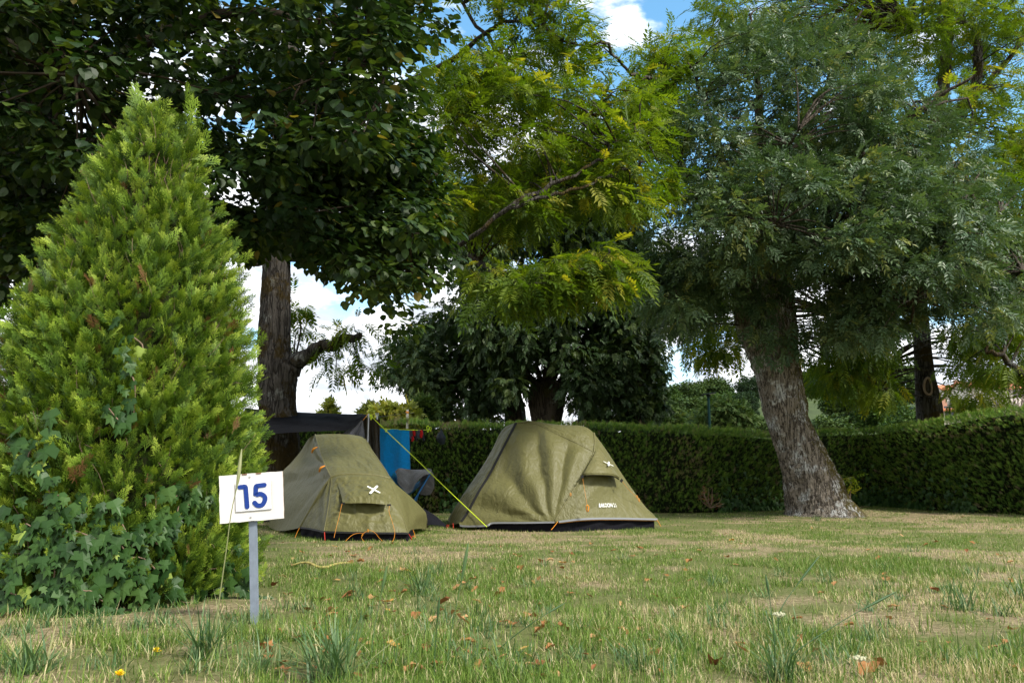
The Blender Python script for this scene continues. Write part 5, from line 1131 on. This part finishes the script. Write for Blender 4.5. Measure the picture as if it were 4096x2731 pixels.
for k, (lab, u, v, d, w_, mk) in enumerate([
    ('dark round tree at the left end of the far hill ridge', 2660, 1545, 150, 150, 0), ('broad mid green tree on the ridge left of the lamp', 2750, 1530, 165, 170, 1), ('tree crown on the ridge directly above the street lamp', 2860, 1515, 170, 170, 1),
    ('big bright crown on the slope left of the lamp pole', 2740, 1590, 130, 190, 1), ('mid green crown on the slope right of the lamp pole', 2900, 1570, 130, 190, 0), ('dark pine-like crown beside the ash trunk on the slope', 3010, 1500, 140, 130, 2),
    ('dark crown under the ridge close to the ash trunk', 2985, 1560, 120, 120, 2), ('dark green crown low on the slope left of the lamp', 2820, 1640, 110, 170, 2), ('round tree on the ridge hidden by the ash trunk', 3130, 1510, 150, 190, 0),
    ('ridge tree just right of the ash trunk', 3300, 1470, 150, 200, 0), ('crown on the slope right of the ash trunk', 3400, 1560, 120, 220, 1), ('yellow-green crown left of the knotted walnut trunk', 3620, 1445, 140, 240, 1),
    ('mid slope crown left of the knotted walnut trunk', 3520, 1560, 110, 220, 0), ('ridge tree between ash and knotted walnut', 3450, 1480, 160, 200, 2), ('low bush-like crown above the right hedge', 3620, 1630, 90, 240, 0), ('low crown above the hedge right of the ash trunk', 3330, 1650, 85, 220, 1),
    ('grey-green tree left of the red-roofed houses', 3860, 1560, 120, 150, 0), ('low tree left of the lamp foot', 2600, 1660, 80, 170, 0), ('low green tree right of the lamp foot', 3020, 1650, 80, 190, 1), ('crown low behind the lamp pole', 2860, 1680, 75, 150, 1)]):
    fartree(lab, u, v, d, w_, mk, 200 + k)

def house(label, u, v, d, wpx, hpx, roofpx, seed):
    b = S(u, v + hpx, d); wd = wpx * d / FPX; h = hpx * d / FPX; rh = roofpx * d / FPX; dp = wd * .7
    zb = b[2]; t = thing('house', label, 'house', [b[0], d, zb])
    mb = MB(); x0, x1, y0, y1 = b[0] - wd / 2, b[0] + wd / 2, d, d + dp; zg = float(hz(b[0], d)) - 1
    mb.add([[x0, y0, zg], [x1, y0, zg], [x1, y1, zg], [x0, y1, zg], [x0, y0, zb + h], [x1, y0, zb + h], [x1, y1, zb + h], [x0, y1, zb + h], [x0, (y0 + y1) / 2, zb + h + rh * .95], [x1, (y0 + y1) / 2, zb + h + rh * .95]],
           [[0, 1, 5, 4], [2, 3, 7, 6], [1, 2, 6, 9, 5], [3, 0, 4, 8, 7]]); mb.build('wall', mat('render_wall', (.62, .57, .50), .9, noise=.08), t)
    e = .4; mb = MB(); r = [[x0 - e, y0 - e, zb + h - .1], [x1 + e, y0 - e, zb + h - .1], [x1 + e, (y0 + y1) / 2, zb + h + rh], [x0 - e, (y0 + y1) / 2, zb + h + rh], [x0 - e, y1 + e, zb + h - .1], [x1 + e, y1 + e, zb + h - .1]]
    r2 = [[a, b_, c_ + .2] for a, b_, c_ in r]; mb.add(r + r2, [[6, 7, 8, 9], [9, 8, 11, 10], [0, 3, 2, 1], [3, 4, 5, 2], [0, 1, 7, 6], [4, 10, 11, 5], [1, 2, 8, 7], [2, 5, 11, 8], [0, 6, 9, 3], [3, 9, 10, 4]])
    rf = mb.build('roof', mat('clay_tile', (.46, .17, .085), .85, noise=.3, nscale=1.2, bump=.4, bscale=3), t)
    mb = MB(); box(mb, [x1 - 1, (y0 + y1) / 2 + .4, zb + h + rh + .3], (.6, .6, 1.4)); mb.build('chimney', mat('chimney_brick', (.35, .2, .14), .9), rf)
    for k in range(max(1, int(wd / 3))):
        mb = MB(); box(mb, [x0 + (k + .5) * wd / max(1, int(wd / 3)), y0 - .01, zb + h * .55], (.9, .08, 1.2)); mb.build('window', mat('window_dark', (.05, .06, .07), .2), t)
house('red-roofed house at the right edge above the hedge', 4070, 1555, 95, 130, 30, 28, 1)
house('long low house with orange roof left of the edge house', 3950, 1548, 110, 160, 26, 22, 2)
house('small pale house behind the knotted walnut', 3830, 1560, 120, 110, 26, 20, 3)
house('white building low behind the hedge right of knotted trunk', 3800, 1640, 70, 90, 26, 4, 4)
# twiggy grey tree by the houses
g = np.random.default_rng(77); b = S(4010, 1640, 60); b[2] = 0; t = thing('bare_tree', 'greyish twiggy tree in front of the red-roofed houses', 'tree', b); mb = MB()
for u0 in (3960, 4000, 4050, 4100):
    c = S(u0, 1700, 60)
    for q in range(34):
        e = S(u0 + g.normal(0, 45), g.uniform(1490, 1640), 60 + g.normal(0, 1)); tube(mb, spline([c, (c + e) / 2 + g.normal(0, .25, 3), e], 6), [.05, .008], 4, cap=False)
mb.build('branches', mat('grey_twig', (.24, .19, .17), .9), t)

# ------------------------------------------------------------------ small things on the lawn
def fleaf(seed, long=False):
    g = np.random.default_rng(seed); n = 12; a = np.linspace(0, 2 * math.pi, n, endpoint=False); r = g.uniform(.75, 1.15, n) * (1 + .12 * (np.arange(n) % 2))
    x = r * np.cos(a) * (.38 if long else .8); y = r * np.sin(a); curl = g.uniform(.15, .6); z = curl * x * x * 1.5 + .25 * g.normal(0, .3, n) + .12 * y
    z -= z.min(); v = [[0, 0, z.mean() * .35]] + [[p, q, s_] for p, q, s_ in zip(x, y, z)]
    inner = [[p * .55, q * .55, s_ * .5] for p, q, s_ in zip(x, y, z)]
    V = np.array([v[0]] + inner + v[1:]); F = [[0, 1 + k, 1 + (k + 1) % n] for k in range(n)] + [[1 + k, 1 + n + k, 1 + n + (k + 1) % n, 1 + (k + 1) % n] for k in range(n)]
    return V, F
def put_leaf(u, v, s, seed, tint, label, long=False, rot=None, group='dry leaves fallen on the lawn', cat='fallen leaf', lift=.5):
    g = np.random.default_rng(seed); p = G(u, v); p[2] = float(gz(p[0], p[1])) + .008
    V, F = fleaf(seed, long); az = g.uniform(0, 6.28) if rot is None else rot; ca, sa = math.cos(az), math.sin(az)
    tilt = g.uniform(-lift, lift); V = V * s; Y = V[:, 1] * math.cos(tilt) - V[:, 2] * math.sin(tilt); Z = V[:, 1] * math.sin(tilt) + V[:, 2] * math.cos(tilt); Z -= Z.min()
    P = np.stack([ca * V[:, 0] - sa * Y, sa * V[:, 0] + ca * Y, Z], -1) 
    mb = MB(); mb.add(P, F, tint); o = mb.build('fallen_leaf', M_DRY, smooth=True); o.location = [float(c_) for c_ in p]; tag(o, label, cat, group); return o
special = [(1068, 2640, .034, 1, .72, 'long tan leaf standing in the grass below the sign post', True), (1125, 2697, .030, 2, .6, 'tan leaf lying flat at the bottom edge below the sign', True), (2705, 2400, .035, 3, .85, 'pale yellow-tan curled leaf alone in the middle right of the lawn', True), (3545, 2322, .030, 4, .55, 'orange-brown leaf right of the tall grass stems', False),
           (1395, 2400, .035, 5, .35, 'large crumpled brown leaf right of the sign post', False), (1415, 2225, .036, 6, .3, 'crumpled dark brown leaf in front of the left tent', False), (1315, 2465, .032, 7, .8, 'pale folded leaf below the crumpled brown one', True), (1855, 2520, .036, 8, .6, 'narrow upright tan leaf in the foreground middle', True),
           (2250, 2262, .028, 9, .85, 'round cream leaf in front of the right tent', False), (2075, 2238, .028, 10, .8, 'small cream leaf in front of the right tent left of the round one', False), (2560, 2198, .030, 11, .3, 'brown curled leaf right of the right tent', False), (2970, 2615 + 20, .034, 12, .55, 'two-toned orange leaf at lower middle right', True),
           (3475, 2713, .034, 13, .5, 'orange-brown leaf at the bottom edge, lower right', False), (2120, 2480, .030, 14, .35, 'curled brown leaf in the bare patch in the foreground', False), (1780, 2435, .03, 15, .2, 'dark brown leaf right of the thin stem in the foreground', False), (3850, 2070, .03, 16, .45, 'brown leaf by the right hedge', False)]
for q in special: put_leaf(q[0], q[1], q[2], q[3], q[4], q[5], q[6], group=None)
g = np.random.default_rng(88); cnt = 0
while cnt < 230:
    u = g.uniform(1050, 4090) if g.random() < .55 else g.uniform(1050, 2300); v = 2110 + 610 * g.random() ** 1.3
    if v < 2175 and u < 2700: continue
    put_leaf(u, v, g.uniform(.014, .027), 300 + cnt, float(np.clip(g.normal(.48, .22), 0, .95)), 'small dry brown leaf scattered on the lawn', g.random() < .4); cnt += 1

def tuft(label, u, v, n, hgt, spread, seed, wide=.004, name='grass_tuft', group='tufts of long grass on the lawn', lean=0.0):
    g = np.random.default_rng(seed); b = G(u, v); t_ = MB()
    az = g.uniform(0, 6.28, n); le = np.abs(g.normal(0, spread, n)); ux = np.stack([np.cos(az), np.sin(az), 0 * az], -1); f = np.stack([-np.sin(az), np.cos(az), 0 * az], -1)
    z = nrm(np.cos(le)[:, None] * np.array([0, 0, 1.0]) + np.sin(le)[:, None] * f + [lean, 0, 0]); ux = nrm(ux - z * (ux * z).sum(1, keepdims=True)); y = np.cross(z, ux); M = np.stack([ux, y, z], -1)
    P = np.array([0, 0, -.005]) + np.column_stack([g.normal(0, .025, n), g.normal(0, .025, n), 0 * az]); h = hgt * g.uniform(.45, 1.1, n); sc = np.stack([wide * g.uniform(.7, 1.3, n), h * .5, h], -1)
    k = g.integers(0, 3, n); tint = np.where(g.random(n) < .15, g.uniform(.8, 1, n), g.uniform(0, .65, n))
    for q in range(3): a = k == q; inst(t_, *BL[q], M[a], P[a], sc[a], tint[a])
    o = t_.build(name, M_TUFT); o.location = [float(c_) for c_ in b]; tag(o, label, 'grass tuft', group); return o
tuft('large pale tuft of long grass in front of the sign post', 830, 2640, 90, .20, .45, 1, .005)
tuft('tall loose tuft at the bottom edge left of centre', 1330, 2725, 130, .20, .5, 2, .005)
tuft('broad tuft at the bottom edge under the long dark stems', 3130, 2730, 110, .15, .7, 3, .005)
tuft('sprawling tuft on the right with arching blades', 3840, 2440, 60, .16, .8, 4, .005)
tuft('tuft cut by the right edge of the picture', 4085, 2400, 50, .15, .8, 5, .005)
tuft('dark green tuft in the middle of the lawn', 1680, 2370, 60, .17, .6, 6, .005)
tuft('long-bladed tuft at the lower left corner', 130, 2700, 70, .14, .8, 7, .006)
tuft('short thick tuft right of the bare patch', 2720, 2600, 60, .10, .7, 8)
tuft('tuft beside the bottom edge, left of the tall loose tuft', 1010, 2720, 80, .13, .6, 9)
tuft('grass tuft at the shrub foot near the yellow flowers', 400, 2520, 60, .12, .6, 10)
tuft('bright tuft in the lower middle right', 2560, 2690, 80, .12, .7, 11)
tuft('weedy tuft in front of the left tent', 1750, 2300, 50, .12, .7, 12)
tuft('wide low tuft right of the long stems', 3480, 2560, 80, .09, .8, 13)
for k in range(150):
    tuft('small green tuft among the short grass', g.uniform(1100, 4090) if k % 4 else g.uniform(-20, 1080), 2200 + 520 * g.random() ** .7 if k % 4 else 2450 + 270 * g.random() ** 1.5, 34, g.uniform(.05, .10), .7, 40 + k, group='small green grass tufts')
def stem(label, pts, hw, seed, head=.22, col=M_TUFT, tint=.2, name='tall_grass', r0=.0022):
    P = spline(pts, 26); o = P[0].copy(); mb = MB(); n = 26; rad = np.full(n, r0 * .7); rad[:int(n * (1 - head))] = r0 * np.linspace(1, .5, int(n * (1 - head))); k = int(n * (1 - head)); rad[k:] = 1.5 * hw * np.sin(np.linspace(.35, 2.9, n - k)) 
    tube(mb, P - o, rad, 6, tint=tint); ob = mb.build(name, col, smooth=True); ob.location = [float(c_) for c_ in o]; tag(ob, label, 'grass stem'); return ob
b = G(850, 2640); stem('tall pale stem crossing in front of the number sign', [b, S(870, 2450, b[1]), S(905, 2200, b[1]), S(925, 2050, b[1]), S(950, 1930, b[1]), S(967, 1795, b[1] + .03)], .0042, 1, .22, tint=.85, r0=.0026)
b = G(3100, 2690); stem('dark seed stem leaning right in the lower right lawn', [b, S(3190, 2600, b[1]), S(3390, 2470, b[1] + .05), S(3585, 2365, b[1] + .1)], .0028, 2, .3, tint=.0)
b = G(3115, 2590); stem('dark seed stem rising steeply right, top of the pair', [b, S(3120, 2450, b[1]), S(3180, 2350, b[1] + .05), S(3278, 2222, b[1] + .1)], .003, 3, .35, tint=.0)
b = G(3100, 2730); stem('dark upright stem left of the leaning pair', [b, S(3098, 2560, b[1]), S(3080, 2400, b[1] + .02), S(3062, 2295, b[1] + .03)], .0026, 4, .22, tint=.0)
b = G(1735, 2725); stem('thin dark stem standing in the foreground left of centre', [b, S(1740, 2600, b[1]), S(1750, 2480, b[1]), S(1758, 2385, b[1])], .0028, 5, .3, tint=.0)
b = G(1780, 2720); stem('tall pale green stem in the foreground centre', [b, S(1810, 2500, b[1]), S(1850, 2300, b[1]), S(1873, 2170, b[1])], .0038, 6, .3, tint=.5)
b = G(1480, 2650); stem('pale green stem left of the thin dark one', [b, S(1500, 2500, b[1]), S(1530, 2350, b[1]), S(1548, 2262, b[1])], .0034, 7, .3, tint=.6)
b = G(1990, 2600); stem('dark stem arching right in the foreground centre', [b, S(2060, 2540, b[1]), S(2160, 2470, b[1]), S(2260, 2410, b[1] + .05)], .0022, 8, .3, tint=.0)
b = G(3870, 2440); stem('thin stem rising from the sprawling tuft at right', [b, S(3885, 2380, b[1]), S(3905, 2320, b[1]), S(3915, 2265, b[1])], .0022, 9, .2, tint=.3)
M_DAN = mat('dandelion_yellow', (.85, .60, .01), .6)
for k, (u, v, lab) in enumerate(((625, 2606, 'yellow dandelion, upper of the two at lower left'), (478, 2700, 'yellow dandelion at the bottom edge, lower left'))):
    b = G(u, v + 35); f_ = thing('dandelion', lab, 'flower', b, group='two yellow dandelions'); mb = MB(); c = S(u, v, b[1]); tube(mb, spline([b, (b + c) / 2 + [.004, 0, 0], c], 6), .0012, 5); mb.build('stalk', M_TUFT, f_)
    mb = MB(); g2 = np.random.default_rng(k); n = 60; az = g2.uniform(0, 6.28, n); el = g2.uniform(.1, 1.4, n); d_ = np.stack([np.cos(az) * np.cos(el), np.sin(az) * np.cos(el), np.sin(el)], -1)
    pt = (np.array([[-.12, 0, 0], [.12, 0, 0], [.10, 1, .05], [-.10, 1, .05]]), [np.array([[0, 1, 2, 3]])]); inst(mb, *pt, frames(d_, nrm(np.array([0, 0, 1.0]) + .2 * rdir(n, g2))), np.repeat(c[None], n, 0), g2.uniform(.010, .0165, n), np.full(n, .5)); mb.build('petals', M_DAN, f_)
# wild carrot heads
for k, (u, v, lab) in enumerate(((3118, 2470, 'pale wild carrot head in front of the long dark stems'), (3440, 2648, 'cream wild carrot head near the bottom right'))):
    b = G(u + 20, v + 150 if v < 2500 else 2731); f_ = thing('wild_carrot', lab, 'flower', b); c = S(u, v, b[1]); mb = MB(); tube(mb, spline([b, (b + c) / 2 + [.006, 0, 0], c], 8), .0014, 5); mb.build('stalk', M_TUFT, f_)
    mb = MB(); g2 = np.random.default_rng(k + 5)
    for q in range(26):
        a = g2.uniform(0, 6.28); r = .018 * math.sqrt(g2.random()); e = c + [r * math.cos(a), r * math.sin(a), .010 + .004 * g2.random()]; tube(mb, [c, e], .0004, 4, cap=False); pts = e + rdir(7, g2) * .0028
        box(mb, e, (.004, .004, .0025), tint=.5); [box(mb, p_, (.0022, .0022, .0018)) for p_ in pts]
    mb.build('flower_head', mat('umbel_cream', (.50, .50, .34), .8), f_)
tuft('ring of longer grass growing round the foot of the ash trunk', 3140, 2058, 60, .10, .5, 90)
tuft('longer grass at the right foot of the ash trunk', 3400, 2052, 60, .10, .5, 91)
tuft('longer grass before the middle of the ash trunk', 3270, 2080, 60, .08, .6, 92)
tuft('grass grown up round the foot of the sign post', 1025, 2485, 70, .09, .6, 93)
# lichen covered stick in front of the left tent
a_, m_, b_ = G(1165, 2270), G(1290, 2275), G(1400, 2263); mb = MB(); P = spline([a_, (a_ + m_) / 2 + [0, .01, .012], m_ + [0, 0, .006], b_], 24); P[:, 2] += .014 + .01 * np.sin(np.linspace(0, 9, 24)); tube(mb, P, [.004, .0075, .007, .003], 8, rough=.35, seed=3)
tag(mb.build('fallen_stick', mat('lichen_stick', (.28, .24, .08), .9, noise=.8, nscale=60), smooth=True), 'yellow lichen covered stick lying before the left tent', 'stick')
# brown dead sprig at the hedge foot
g = np.random.default_rng(99); b = S(2840, 2010, 12.25); b[2] = 0; mb = MB(); st = MB()
for q in range(14):
    c = S(2840, 2030, 12.2); e = S(2790 + g.uniform(0, 110), g.uniform(1935, 2030), 12.15 + g.uniform(-.1, .1)); tube(st, spline([c, (c + e) / 2 + g.normal(0, .03, 3), e], 6), [.006, .002], 4, cap=False)
    for r in range(3): p = c + (e - c) * g.uniform(.4, 1); inst(mb, *T_SPRF[0], frames(nrm((e - c)[None] + .5 * rdir(1, g)), rdir(1, g)), p[None], np.array([.06]), np.array([g.uniform(.0, .3)]))
dt = thing('dead_sprig', 'rust brown dead branch at the hedge foot between tent and ash', 'branch', b); mb.build('dry_foliage', M_DRY, dt); st.build('twigs', M_TWIGP, dt)
# young ash shoots at the trunk foot
dt = thing('ash_sapling', 'light green shoots at the right foot of the ash trunk', 'plant', S(3400, 2010, 11.8) * [1, 1, 0]); P = np.array([S(g.uniform(3320, 3430), g.uniform(1860, 2000), 11.75) for q in range(9)]); mb = MB(); clump_leaves(mb, P, .07, 5, .13, T_ASH, g, droop=0, tlo=.5)
mb.build('foliage', M_WALNUT, dt); st = MB(); [tube(st, [S(3400, 2020, 11.8), p], [.006, .002], 4) for p in P]; st.build('twigs', M_TWIGP, dt)
